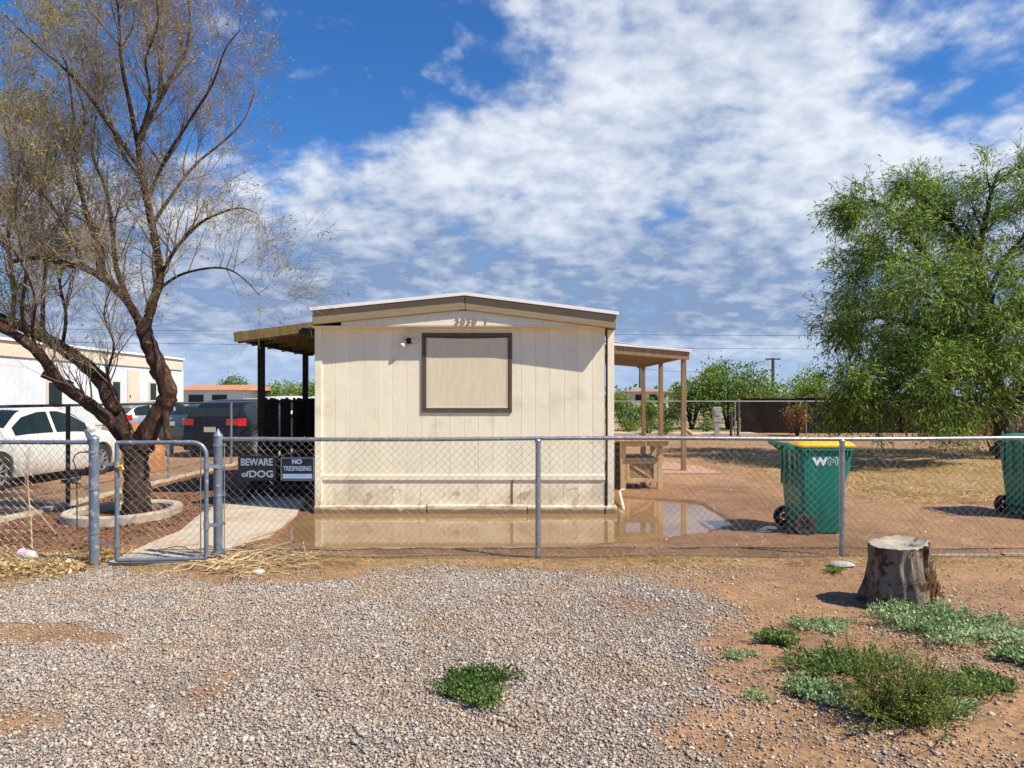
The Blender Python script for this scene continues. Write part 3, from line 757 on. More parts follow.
def left_porch():
    root = thing('porch', (-3.6, 12.3, 0), 'dark wooden side porch with slatted railing and sloping roof left of the cream mobile home', 'porch')
    W = M['dark_wood']
    fl = MB()
    for i in range(20): fl.box(-4.28, -2.78, 12.25 + i * 0.148, 12.25 + i * 0.148 + 0.14, 0.50, 0.54)
    fl.build('deck_floor', W, root)
    sk = MB()
    for i in range(10): sk.box(-4.27 + i * 0.15, -4.27 + i * 0.15 + 0.143, 12.26, 12.28, 0.10, 0.498)
    for i in range(19): sk.box(-4.29, -4.27, 12.3 + i * 0.15, 12.3 + i * 0.15 + 0.143, 0.10, 0.498)
    sk.build('deck_skirt', W, root)
    for (x, y) in ((-4.2, 12.4), (-4.2, 15.05)):
        MB().box(x - 0.05, x + 0.05, y - 0.05, y + 0.05, 0.0, 2.56).build('post', W, root, bevel=0.006)
    st = MB()
    for i in range(2): st.box(-4.1, -2.95, 11.95 - i * 0.30, 12.24 - i * 0.30, 0.36 - 0.18 * i, 0.40 - 0.18 * i)
    for x in (-4.12, -2.94): st.bar((x, 11.45, 0.05), (x, 12.24, 0.44), 0.04, 0.2)
    st.build('steps', W, root)
    rl = MB()
    for i in range(17):
        y = 12.48 + i * 0.150
        if i in (6, 11): continue
        rl.box(-4.235, -4.215, y, y + 0.132, 0.56, 1.60 + 0.015 * math.sin(i * 2.3))
    rl.box(-4.21, -4.16, 12.46, 14.99, 1.52, 1.57); rl.box(-4.21, -4.16, 12.46, 14.99, 0.66, 0.71)
    rl.build('railing', W, root)
    rb = MB()
    for i in range(9):
        if i == 4: continue
        rb.box(-4.14 + i * 0.152, -4.0 + i * 0.152, 15.03, 15.05, 0.56, 1.60 - 0.01 * (i % 3))
    rb.box(-4.14, -2.8, 15.06, 15.10, 1.52, 1.57); rb.build('railing', W, root)
    # roof : slopes down to the left
    def zr(x): return 2.86 + (x + 2.8) * 0.135
    r = MB(); ring = [(-4.38, zr(-4.38)), (-2.79, zr(-2.79)), (-2.79, zr(-2.79) + 0.03), (-4.38, zr(-4.38) + 0.03)]
    ring = [(x, z - 0.17) for x, z in ring]
    r.loft([[(x, 11.75, z + 0.12) for x, z in ring], [(x, 15.5, z + 0.12) for x, z in ring]])
    roof = r.build('roof', M['mossy_wood'], root)
    b = MB()
    for y in (11.78, 12.4, 13.2, 14.0, 14.8, 15.45): b.bar((-4.36, y, zr(-4.36) - 0.115), (-2.8, y, zr(-2.8) - 0.115), 0.045, 0.12)
    b.build('rafter', M['mossy_wood'], roof)
    MB().box(-4.25, -4.15, 11.8, 15.45, 2.56 - 0.08, 2.56).build('beam', W, root)
    MB().bar((-4.40, 11.72, zr(-4.40) - 0.075), (-2.8, 11.72, zr(-2.8) - 0.075), 0.03, 0.15).build('fascia', M['mossy_wood'], roof)


left_porch()


def right_porch():
    root = thing('porch', (2.6, 16, 0), 'open lean-to porch on slim brown posts right of the cream mobile home', 'porch')
    for i, y in enumerate((16.0, 18.45, 20.9)):
        MB().box(3.66, 3.76, y - 0.05, y + 0.05, 0.0, 2.46).build('post', M['old_wood'], root, bevel=0.005)
    def zr(x): return 2.76 - (x - 1.45) * 0.085
    YA, YB = 15.75, 21.6
    b = MB()
    b.bar((1.45, YA - 0.02, zr(1.45) - 0.07), (3.77, YA - 0.02, zr(3.77) - 0.07), 0.04, 0.17); b.build('fascia', M['old_wood'], root, bevel=0.004)
    MB().box(3.65, 3.77, YA + 0.01, YB, 2.462, 2.60 - 0.06).build('beam', M['old_wood'], root)
    r = MB(); ring = [(1.43, zr(1.43) - 0.075), (3.77, zr(3.77) - 0.075), (3.77, zr(3.77) - 0.055), (1.43, zr(1.43) - 0.055)]
    r.loft([[(x, YA + 0.02, z) for x, z in ring], [(x, YB, z) for x, z in ring]])
    r.build('ceiling_board', M['ply'], root)
    # corrugated white sheets on top
    xs = np.linspace(1.45, 3.9, 3)
    c = MB(); n = 90; vs = []; fs = []
    for i in range(n + 1):
        y = YA - 0.08 + (YB - YA + 0.1) * i / n
        for x in (1.45, 2.2, 3.1, 3.80):
            vs.append((x, y, zr(x) + 0.045 + 0.012 * math.sin(i * 1.9) + (0.05 if x < 2.5 else 0) + 0.01 * math.sin(x * 3 + y)))
    for i in range(n):
        for k in range(3): fs.append((i * 4 + k, i * 4 + k + 1, (i + 1) * 4 + k + 1, (i + 1) * 4 + k))
    c.add(vs, fs); c.build('roof_sheet', M['white_metal'], root)
    MB().bar((1.45, YA - 0.065, zr(1.45) + 0.045), (3.80, YA - 0.065, zr(3.80) + 0.045), 0.02, 0.05).build('drip_edge', M['white_metal'], root)
    # stair handrail
    h = MB().tube([(1.62, 13.9, 0.55), (1.62, 13.9, 1.42), (1.66, 14.6, 1.50), (1.66, 15.5, 1.50), (1.66, 15.5, 0.0)], 0.018, 8).tube([(1.62, 13.9, 0.0), (1.62, 13.9, 0.6)], 0.018, 8)
    h.tube([(1.64, 13.9, 0.9), (1.66, 15.5, 0.95)], 0.012, 6)
    o = h.build('handrail', M['black'], None, smooth=True); tag(o, 'thin black metal stair handrail beside the right wall of the mobile home', 'handrail')
    s = thing('side_steps', (1.9, 14.6, 0), 'low wooden side steps against the right wall of the mobile home', 'steps')
    m = MB()
    m.box(1.45, 2.0, 14.1, 15.4, 0.36, 0.40); m.build('tread', M['old_wood'], s)
    MB().box(1.45, 2.3, 14.1, 15.4, 0.16, 0.20).build('tread', M['old_wood'], s)
    MB().box(1.46, 1.99, 14.14, 15.36, 0.0, 0.36).build('riser_box', M['dark_wood'], s)


right_porch()


def workbench():
    Y0 = 12.9
    root = thing('workbench', (2.2, Y0, 0), 'weathered wooden workbench with a low cupboard under its overhanging top, beside the mobile home', 'workbench')
    W = M['bench_wood']; x0, x1, y0, y1 = 1.90, 2.62, 12.9, 13.55
    t = MB()
    for i in range(4): t.box(x0 - 0.10 - 0.02 * (i % 2), x1 + 0.13, y0 - 0.12 + i * 0.2, y0 + 0.075 + i * 0.2, 0.855, 0.890)
    t.build('top', W, root, bevel=0.004)
    t = MB(); t.box(x0 - 0.02, x0 + 0.43, y0 - 0.06, y0 - 0.02, 0.76, 0.85); t.box(x0 + 0.45, x1 + 0.10, y0 - 0.06, y0 - 0.02, 0.77, 0.85); t.build('apron', W, root)
    for (x, y) in ((x0 + .04, y0 + .04), (x1 - .04, y0 + .04), (x0 + .04, y1), (x1 - .04, y1), (x1 - 0.22, y1)):
        MB().box(x - 0.045, x + 0.045, y - 0.045, y + 0.045, 0.0, 0.853).build('leg', W, root, bevel=0.004)
    MB().box(x0 + 0.09, x1 - 0.09, y0 + 0.03, y1 - 0.05, 0.14, 0.52).build('cupboard', M['old_wood'], root)
    MB().bar((x0 + 0.16, y0 + 0.02, 0.45), (x1 - 0.17, y0 + 0.02, 0.21), 0.012, 0.03).build('brace', W, root)
    d = MB()
    a, b = x0 + 0.09, x1 - 0.09
    for q in ((a, b, 0.46, 0.52), (a, b, 0.14, 0.20), (a, a + 0.06, 0.20, 0.46), (b - 0.06, b, 0.20, 0.46)): d.box(q[0], q[1], y0 - 0.005, y0 + 0.028, q[2], q[3])
    d.build('cupboard_door', W, root, bevel=0.003)
    MB().box(a - 0.03, b + 0.02, y0 - 0.03, y1 - 0.05, 0.522, 0.56).build('shelf', M['bench_grey'], root)
    MB().box(x0 - 0.08, x0 - 0.02, y0 + 0.1, y0 + 0.5, 0.0, 0.80).build('side_board', M['dark_wood'], root)
    # leaning pipe
    a = G(624, 510); b = P(621, 492, 11.6)
    p = MB().tube([(b.x + 0.05, b.y + 0.05, b.z + 0.03), (b.x, b.y, b.z + 0.035), (b.x - 0.02, b.y, b.z), (a.x, a.y, 0.0)], 0.017, 8)
    # puddle bank, pipe foot in the mud
    o = p.build('pipe', M['pvc'], None, smooth=True); tag(o, 'short white bent pipe sticking out of the puddle edge by the house corner', 'pipe')


workbench()


# ------------------------------------------------------------------ chain link
def link_mesh(mb_pts, A, B, z0, z1, pitch=0.076, r=0.0020, knuckle=True, zoff=0.0):
    """woven diamond wire between A and B (ground points)"""
    A = Vector((A[0], A[1], 0)); B = Vector((B[0], B[1], 0)); L = (B - A).length; d = (B - A) / L; nrm = Vector((-d.y, d.x, 0))
    H = z1 - z0; V_, F_ = [], []
    half = pitch / 2
    nw = int(L / half); nseg = int(H / half)
    hh = H / nseg
    for i in range(nw):
        u0 = i * half
        pts = []
        for k in range(nseg + 1):
            u = u0 + (half if k % 2 == (i % 2) else 0)
            w = 0.004 if k % 2 == (i % 2) else -0.004
            u += 0.004 * math.sin(i * 0.7 + k * 0.33)
            pts.append(A + d * min(u, L) + nrm * w + Vector((0, 0, z0 + hh * k + 0.004 * math.sin(i * 0.31 + k))))
        if knuckle:
            pts.append(pts[-1] + d * (half * 0.35 * (1 if (nseg % 2 == i % 2) else -1)) * -1 + Vector((0, 0, 0.028)))
        mb_pts.tube(pts, r, 3, caps=False)


def pipe(mb, a, b, r, n=12): mb.tube([a, b], r, n)


RAIL = 1.205
def front_fence():
    YF_ = 7.42
    A = P(218, 0, 7.28); A = (A.x, 7.28); B = (7.6, 7.42)
    root = thing('chain_link_fence', (2.0, 7.4, 0), 'long galvanised chain link fence along the gravel verge right of the gate', 'fence')
    mid = P(538, 0, 7.42)
    pts = [(A[0], 7.28), (mid.x, 7.42), (P(842, 0, 7.44).x, 7.44), (6.4, 7.42)]
    # terminal post with cap
    x, y = pts[0]
    p = MB().tube([(x, y, -0.1), (x, y, 1.235)], 0.042, 16).tube([(x, y, 1.235), (x, y, 1.25), (x, y, 1.27), (x, y, 1.31)], [0.047, 0.045, 0.030, 0.004], 16)
    post = p.build('post', M['galv_blue'], root, smooth=True)
    for z in (0.1, 0.38, 0.66, 0.93, 1.15): MB().tube([(x, y, z - 0.012), (x, y, z + 0.012)], 0.047, 16).box(x + 0.04, x + 0.075, y - 0.012, y + 0.006, z - 0.011, z + 0.011).build('tension_band', M['galv'], post)
    MB().tube([(x + 0.062, y - 0.002, 0.05), (x + 0.062, y - 0.002, 1.17)], 0.006, 6).build('tension_bar', M['galv'], root)
    for (x, y) in pts[1:]:
        MB().tube([(x, y, -0.1), (x, y, 1.185)], 0.027, 12).tube([(x, y, 1.165), (x, y, 1.185), (x, y, 1.20)], [0.031, 0.033, 0.02], 12).build('post', M['galv'], root, smooth=True)
    rp = []
    for i in range(41):
        t = i / 40; x = A[0] + 0.03 + (B[0] - A[0]) * t; rp.append((x, 7.30 + 0.14 * min(1, (x - A[0]) / 3.0), RAIL + 0.006 * math.sin(x * 1.4)))
    MB().tube(rp, 0.020, 10).build('top_rail', M['galv'], root, smooth=True)
    m = MB(); link_mesh(m, (A[0] + 0.06, 7.30), (mid.x, 7.40), 0.03, 1.20); link_mesh(m, (mid.x, 7.40), B, 0.03, 1.20)
    m.build('wire_mesh', M['wire'], root)
    tw = [(A[0] + 0.05 + i * 0.35, 7.39, 0.035 + 0.012 * math.sin(i * 1.1)) for i in range(30)]
    MB().tube(tw, 0.004, 5).build('tension_wire', M['wire_dark'], root)
    for i in range(24):
        x = A[0] + 0.4 + i * 0.42; MB().tube([(x, 7.39, RAIL - 0.025), (x, 7.36, RAIL), (x, 7.39, RAIL + 0.027)], 0.0025, 4).build('tie_wire', M['wire'], root)
    # left part
    root = thing('chain_link_fence', (-4.6, 7.1, 0), 'short chain link fence in front of the white car, left of the gate', 'fence')
    x, y = P(94, 0, 7.06).x, 7.06
    post = MB().tube([(x, y, -0.1), (x, y, 1.22)], 0.045, 16).tube([(x, y, 1.22), (x, y, 1.235), (x, y, 1.262)], [0.049, 0.046, 0.012], 16).build('post', M['galv_blue'], root, smooth=True)
    for z in (0.33, 0.75, 1.1): MB().tube([(x, y, z - 0.012), (x, y, z + 0.012)], 0.050, 16).box(x - 0.085, x - 0.045, y - 0.012, y + 0.006, z - 0.011, z + 0.011).build('tension_band', M['galv'], post)
    MB().tube([(-7.4, 7.12, RAIL - 0.01), (x, 7.06, RAIL - 0.015)], 0.021, 10).build('top_rail', M['galv_blue'], root, smooth=True)
    m = MB(); link_mesh(m, (-7.4, 7.14), (x - 0.05, 7.08), 0.05, 1.2); m.build('wire_mesh', M['wire'], root)
    MB().tube([(-6.6, 7.13, -0.1), (-6.6, 7.13, 1.5)], 0.03, 10).build('post', M['galv_blue'], root, smooth=True)
    # gate
    gx0, gx1 = P(117, 0, 7.08).x, P(208, 0, 7.2).x; yg0, yg1 = 7.08, 7.16
    root = thing('chain_link_gate', (gx0, yg0, 0), 'closed pedestrian chain link gate with round corners across the concrete path', 'gate')
    def yy(x): return yg0 + (yg1 - yg0) * (x - gx0) / (gx1 - gx0)
    z0, z1, rc = 0.05, 1.185, 0.13
    fr = [(gx0, yg0, z0), (gx0, yg0, z1)]
    f = MB().tube(fr, 0.021, 12)
    cr = [(gx0, yg0, z1 - 0.03)] + [(gx0 + 0.05, yg0, z1)]
    top = [(gx0, yg0, z1)]
    for i in range(9):
        a = math.pi / 2 * i / 8; top.append((gx1 - rc + rc * math.sin(a), yy(gx1 - rc + rc * math.sin(a)), z1 - rc + rc * math.cos(a)))
    top += [(gx1, yg1, z0)]
    f.tube(top, 0.021, 12); f.tube([(gx0, yg0, z0 + 0.01), (gx1, yg1, z0 + 0.01)], 0.021, 12)
    f.build('frame', M['galv_blue'], root, smooth=True)
    m = MB(); link_mesh(m, (gx0 + 0.02, yg0), (gx1 - 0.04, yg1), 0.07, z1 - 0.01, knuckle=False); m.build('wire_mesh', M['wire'], root)
    MB().tube([(gx1 - 0.055, yg1, z0), (gx1 - 0.055, yg1, z1 - 0.04)], 0.006, 6).build('tension_bar', M['galv'], root)
    for z in (0.22, 0.98):
        h = MB().tube([(gx0, yg0, z - 0.03), (gx0, yg0, z + 0.03)], 0.028, 10).bar((gx0 - 0.13, 7.065, z), (gx0, yg0, z), 0.012, 0.03); h.build('hinge', M['galv'], root)
    l = MB().tube([(gx1, yg1, 0.34), (gx1, yg1, 0.42)], 0.028, 10).bar((gx1 - 0.02, yg1 - 0.02, 0.38), (gx1 + 0.11, yg1 + 0.05, 0.38), 0.012, 0.035)
    l.build('latch', M['galv'], root)
    l = MB().tube([(gx1, yg1, 0.92), (gx1, yg1, 0.98)], 0.028, 10).bar((gx1, yg1 - 0.03, 0.95), (gx1 + 0.10, yg1 + 0.05, 0.95), 0.012, 0.03); l.build('latch', M['galv'], root)
    MB().tube([(gx0 + 0.02, yg0 - 0.03, 0.955), (gx0 + 0.06, yg0 - 0.03, 0.97), (gx0 + 0.075, yg0 - 0.03, 0.93)], 0.012, 6).build('clip', M['yellow'], root)


front_fence()


def other_fences():
    root = thing('chain_link_fence', (-6.6, 14, 0), 'weathered chain link fence running back between the yard and the parked cars', 'fence')
    A, B = (-6.6, 7.2), (-6.55, 30)
    for i, y in enumerate((8.6, 11.0, 14.2, 17.4, 20.6, 23.8, 27.0, 30.0)):
        MB().tube([(-6.6, y, -0.1), (-6.6, y, 1.50)], 0.032 if y == 11.0 else 0.025, 10).build('post', M['black'] if y < 12 else M['galv'], root, smooth=True)
    MB().tube([(-6.6, 7.0, 1.50), (-6.6, 30, 1.50)], 0.020, 8).build('top_rail', M['wire_dark'], root, smooth=True)
    m = MB(); link_mesh(m, A, (-6.6, 18), 0.03, 1.48, 0.09, 0.0014, False); link_mesh(m, (-6.6, 18), B, 0.03, 1.48, 0.15, 0.0015, False)
    m.build('wire_mesh', M['wire_dark'], root)
    m = MB()
    for i in range(9): m.box(-6.72, -6.60 + 0.04, 8.0 + i * 1.6, 9.58 + i * 1.6, -0.03, 0.05)
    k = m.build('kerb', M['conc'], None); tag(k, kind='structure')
    m = MB()
    for i in range(7): m.box(4.05 + i * 0.9 + 0.03 * (i % 2), 4.93 + i * 0.9, 7.47, 7.53 + 0.01 * (i % 3), -0.03, 0.028 + 0.008 * (i % 2))
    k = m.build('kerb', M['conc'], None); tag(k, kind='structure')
    root = thing('chain_link_fence', (9, 31, 0), 'distant chain link fence across the back of the yard, in front of the dark wall', 'fence')
    for x in (1.6, 3.0, 6.3, 9.4, 12.4, 15.4, 18.4, 21.4):
        MB().tube([(x, 31.2, -0.05), (x, 31.2, 1.45)], 0.03, 8).build('post', M['galv'], root, smooth=True)
    MB().tube([(1.4, 31.2, 1.44), (26, 31.2, 1.44)], 0.025, 8).build('top_rail', M['wire'], root, smooth=True)
    m = MB(); link_mesh(m, (1.4, 31.2), (24, 31.2), 0.05, 1.42, 0.3, 0.0014, False); m.build('wire_mesh', M['wire_dark'], root)


other_fences()


# ------------------------------------------------------------------ signs on the fence
def signs():
    Y = 7.275
    a = P(238, 455.5, Y); b = P(275.5, 480.5, Y)
    root = thing('warning_sign', (a.x, Y, b.z), 'black BEWARE of DOG sign wired to the chain link fence near the gate', 'sign')
    MB().box(a.x, b.x, Y - 0.003, Y + 0.003, b.z, a.z).build('plate', M['sign_black'], root, bevel=0.002)
    cxx = (a.x + b.x) / 2; zc = (a.z + b.z) / 2
    text_mesh('BEWARE', 0.095, M['sign_grey'], root, Vector((cxx, Y - 0.004, zc + 0.055)), 0.0015, 0.86, 0.0, bold=0.003)
    text_mesh('of', 0.075, M['sign_grey'], root, Vector((cxx - 0.115, Y - 0.004, zc - 0.062)), 0.0015, 1.1, 0.0, bold=0.003)
    text_mesh('DOG', 0.09, M['sign_grey'], root, Vector((cxx + 0.045, Y - 0.004, zc - 0.062)), 0.0015, 1.18, 0.0, bold=0.003)
    for x in (a.x + 0.015, b.x - 0.015):
        MB().tube([(x, Y - 0.008, a.z - 0.015), (x, Y + 0.04, a.z - 0.01)], 0.004, 6).build('tie', M['galv'], root)
    a = P(280.5, 457, Y); b = P(314.5, 481, Y)
    root = thing('warning_sign', (a.x, Y, b.z), 'dark NO TRESPASSING sign with pale blue lettering and panel, right of the dog sign', 'sign')
    MB().box(a.x, b.x, Y - 0.003, Y + 0.003, b.z, a.z).build('plate', M['sign_black'], root, bevel=0.002)
    cxx = (a.x + b.x) / 2; W = b.x - a.x
    text_mesh('NO', 0.062, M['sign_blue'], root, Vector((cxx - 0.005, Y - 0.004, a.z - 0.048)), 0.0015, 1.0, 0.0, bold=0.0025)
    text_mesh('TRESPASSING', 0.066, M['sign_blue'], root, Vector((cxx, Y - 0.004, a.z - 0.115)), 0.0015, 0.70, 0.0, bold=0.0010)
    MB().box(a.x + 0.022, b.x - 0.022, Y - 0.005, Y - 0.003, b.z + 0.024, b.z + 0.070).build('panel', M['sign_blue'], root)
    fr = MB(); t = 0.004
    for q in ((a.x + .006, b.x - .006, a.z - .012, a.z - .008), (a.x + .006, b.x - .006, b.z + .008, b.z + .012), (a.x + .006, a.x + .010, b.z + .012, a.z - .012), (b.x - .010, b.x - .006, b.z + .012, a.z - .012)):
        fr.box(q[0], q[1], Y - 0.0045, Y - 0.003, q[2], q[3])
    fr.build('border', M['sign_grey'], root)


signs()


# ------------------------------------------------------------------ wheelie bins
def rrect(x0, x1, y0, y1, z, r=0.05, n=4):
    out = []
    for (cx_, cy_, a0) in ((x1 - r, y1 - r, 0), (x0 + r, y1 - r, 90), (x0 + r, y0 + r, 180), (x1 - r, y0 + r, 270)):
        for i in range(n + 1):
            a = R(a0 + 90 * i / n); out.append((cx_ + r * math.cos(a), cy_ + r * math.sin(a), z))
    return out


def wheelie_bin(x, y, label, lidmat, rz=0, logo=True):
    """the side with the lettering faces -Y, wheels and handle on the -X side"""
    root = thing('wheelie_bin', (x, y, 0), label, 'wheelie bin', 'wheelie bins in the yard', rz)
    b = MB(); rings = []
    for z, xl, xr, w in ((0.02, 0.075, 0.50, 0.27), (0.05, 0.06, 0.515, 0.28), (0.60, 0.025, 0.55, 0.325), (0.66, 0.02, 0.565, 0.33), (0.78, 0.012, 0.60, 0.338), (1.0, 0.0, 0.615, 0.35)):
        rings.append(rrect(xl, xr, -w, w, z, 0.045))
    rings.append(rrect(-0.02, 0.64, -0.37, 0.37, 1.0, 0.05)); rings.append(rrect(-0.02, 0.64, -0.37, 0.37, 1.035, 0.05))
    b.loft(rings)
    rb = b
    for q in (0.06, 0.10, 0.50, 0.54, 0.58): rb.box(q, q + 0.012, -0.365, -0.345, 0.93, 1.0)
    for q in (-0.25, -0.1, 0.08, 0.23): rb.box(-0.012, 0.01, q, q + 0.014, 0.55, 1.0)
    b.build('body', M['bin_green'], root, smooth=True, local=True, angle=50)
    l = MB(); rings = [rrect(-0.035, 0.655, -0.375, 0.375, 1.037, 0.06), rrect(-0.035, 0.655, -0.375, 0.375, 1.058, 0.06)]
    for k in range(1, 6):
        a = k / 5 * math.pi / 2; q = 1 - math.cos(a)
        rings.append(rrect(-0.02 + 0.20 * q, 0.64 - 0.14 * q, -0.36 + 0.14 * q, 0.36 - 0.14 * q, 1.06 + 0.062 * math.sin(a), 0.06))
    l.loft(rings); l.build('lid', lidmat, root, smooth=True, local=True)
    h = MB()
    for yy in (-0.30, 0.30): h.bar((0.02, yy, 0.965), (-0.13, yy, 1.065), 0.035, 0.05)
    h.tube([(-0.13, -0.32, 1.067), (-0.13, 0.32, 1.067)], 0.018, 10)
    for yy in (-0.12, 0.12): h.box(-0.09, 0.03, yy - 0.03, yy + 0.03, 1.0, 1.06)
    h.build('handle', M['bin_green'], root, smooth=True, local=True)
    for yy in (-0.325, 0.325):
        w = MB(); c = Vector((0.055, yy, 0.128)); prof = [(0.055, -0.022), (0.10, -0.026), (0.122, -0.024), (0.128, -0.012), (0.128, 0.012), (0.122, 0.024), (0.10, 0.026), (0.055, 0.022)]
        rings = []
        for r_, o_ in prof: rings.append([(c.x + r_ * math.cos(R(15 * k)), c.y + o_, c.z + r_ * math.sin(R(15 * k))) for k in range(24)])
        rings.append(rings[0]); w.loft(rings, caps=False)
        wh = w.build('wheel', M['rubber'], root, smooth=True, local=True)
        s = MB().tube([(c.x, c.y - 0.02, c.z), (c.x, c.y + 0.02, c.z)], 0.024, 12)
        for k in range(6): a = R(60 * k); s.bar(c, c + Vector((math.cos(a) * 0.062, 0, math.sin(a) * 0.062)), 0.012, 0.014, (0, 1, 0))
        s.build('spokes', M['rubber'], wh, local=True)
    MB().tube([(0.055, -0.31, 0.128), (0.055, 0.31, 0.128)], 0.014, 8).build('axle', M['black'], root, local=True)
    if logo:
        def lt(ch, px_, m, off, d):
            cu = text_mesh(ch, 0.125, m, root, Vector((px_, -0.3435, 0.865)), 0.001 + d, 1.25, 0.0, 'lettering', world_loc=False, bold=off)
            return cu
        lt('W', 0.235, M['white_letter'], 0.010, 0.0008)
        lt('M', 0.385, M['white_letter'], 0.010, 0.0008)
        lt('M', 0.385, M['bin_green'], 0.002, 0.0025)
    return root


wheelie_bin(3.36, 8.98, 'green wheelie bin with yellow lid and white WM lettering', M['bin_yellow'])
wheelie_bin(6.84, 10.0, 'green wheelie bin with green lid at the right edge of the photo', M['bin_teal'], R(8), False)


# ------------------------------------------------------------------ stump
def stump():
    c = G(903, 606); c.z = gz(c.x, c.y) - 0.03
    root = thing('tree_stump', tuple(c), 'grey sawn tree stump with a rotten orange side beside low green weeds', 'tree stump')
    rnd = random.Random(5); N = 72
    def rad(a, t):
        base = 0.205 + 0.085 * (1 - t) ** 2.2 + 0.012 * t
        fl = 0.055 * (1 - t) ** 1.6 * (0.6 * math.sin(3 * a + 0.6) + 0.5 * math.sin(5 * a + 2.1))
        rg = 0.016 * mnoise.noise(Vector((math.cos(a) * 6, math.sin(a) * 6, t * 1.3))) + 0.008 * mnoise.noise(Vector((math.cos(a) * 17, math.sin(a) * 17, t * 3)))
        crack = -0.055 * math.exp(-((a - R(290)) / 0.06) ** 2) * (1 - 0.5 * t)
        crack += -0.02 * math.exp(-((a - R(255)) / 0.04) ** 2) * max(0, 0.55 - t) * 1.8
        rot = 0
        if R(292) < a < R(350): rot = -0.025 + 0.03 * mnoise.noise(Vector((a * 22, t * 4, 3)))
        return base + fl + rg * 1.6 + crack + rot
    H = 0.51
    rings = []; K = 26
    for k in range(K + 1):
        t = k / K; ring = []
        for i in range(N):
            a = 2 * math.pi * i / N; r = rad(a, t)
            zt = H + 0.02 * math.sin(a + 1.2) + 0.012 * mnoise.noise(Vector((math.cos(a) * 5, math.sin(a) * 5, 9)))
            ring.append((r * math.cos(a) - 0.02 * t, r * math.sin(a), zt * t))
        rings.append(ring)
    mb = MB(); mb.loft(rings, caps=False); bark = mb.build('bark', [M['stump'], M['stump_rot']], root, smooth=True, local=True, angle=70)
    for p in bark.data.polygons:
        ce = p.center; a = math.atan2(ce.y, ce.x) % (2 * math.pi)
        if R(294) < a < R(352) and ce.z < 0.30 + 0.06 * math.sin(a * 12): p.material_index = 1
    # top with hollow
    top = []
    for j, (q, dzz) in enumerate(((1.0, 0), (0.93, 0.004), (0.75, -0.004), (0.5, -0.012), (0.34, -0.03), (0.25, -0.09), (0.1, -0.12))):
        ring = []
        for i in range(N):
            x, y, z = rings[-1][i]; cxo, cyo = 0.05, 0.02
            nz = mnoise.noise(Vector((x * 20, y * 20, j)))
            ring.append(((x - cxo) * q + cxo, (y - cyo) * q + cyo, z * (1 if j < 2 else 0) + (H * 1.0 if j >= 2 else 0) + dzz + (0.006 * nz if j else 0)))
        top.append(ring)
    t = MB(); t.loft(top, caps=False); t.add([tuple(v) for v in top[-1]], [tuple(range(N))])
    t.build('sawn_top', M['stump_top'], root, smooth=True, local=True, angle=60)
    # splinters at the rotten side
    s = MB()
    for i in range(60):
        a = R(rnd.uniform(296, 350)); z = rnd.uniform(0.02, 0.27); r = rad(a, z / H) + 0.002
        p = Vector((r * math.cos(a), r * math.sin(a), z)); s.tube([p, p + Vector((math.cos(a) * 0.014, math.sin(a) * 0.014, rnd.uniform(0.04, 0.10)))], [0.009, 0.002], 4)
    s.build('splinters', M['stump_rot'], root, local=True)
    MB().tube([(-0.28, -0.10, 0.05), (-0.36, -0.14, 0.015)], [0.02, 0.006], 6).build('root', M['stump'], root, local=True)


stump()


# ------------------------------------------------------------------ plants: leaves as small folded quads
def leaf_cloud(P_, size, rng, droop=0.0, aspect=2.4, dirs=None):
    n = len(P_); P_ = np.asarray(P_)
    if dirs is None:
        dirs = rng.normal(size=(n, 3)); dirs[:, 2] -= droop
    dirs = dirs / np.linalg.norm(dirs, axis=1, keepdims=True)
    up = rng.normal(size=(n, 3)); sd = np.cross(dirs, up); sd /= np.linalg.norm(sd, axis=1, keepdims=True) + 1e-9
    s = np.asarray(size) if hasattr(size, '__len__') else np.full(n, size); s = s * rng.uniform(0.6, 1.35, n)
    L = dirs * s[:, None]; W = sd * (s / aspect)[:, None] * 0.5
    v = np.stack([P_, P_ + L * 0.5 + W, P_ + L, P_ + L * 0.5 - W], 1).reshape(-1, 3)
    f = np.arange(n * 4).reshape(n, 4)
    return v, f


def grow(rng, out, p, d, L, r, level, maxl, P_):
    """out[level] gets (points, radii)"""
    n = max(3, int(L / P_['seg'][level])); pts = [p.copy()]; rr = [r]
    step = L / n; d = d.normalized()
    for i in range(n):
        d = (d + Vector(rng.normal(size=3)) * P_['wig'][level] + Vector((0, 0, P_['trop'][level])) * (step / max(L, 0.1)) * 1.0).normalized()
        p = p + d * step; pts.append(p.copy()); rr.append(max(r * (1 - 0.85 * (i + 1) / n), P_['rmin']))
    out[level].append((pts, rr))
    if level >= maxl: return
    k = rng.poisson(P_['kids'][level] * 1.0) if P_['kids'][level] > 3 else P_['kids'][level]
    spawn(rng, out, pts, rr, level, maxl, P_, k, 0.2)


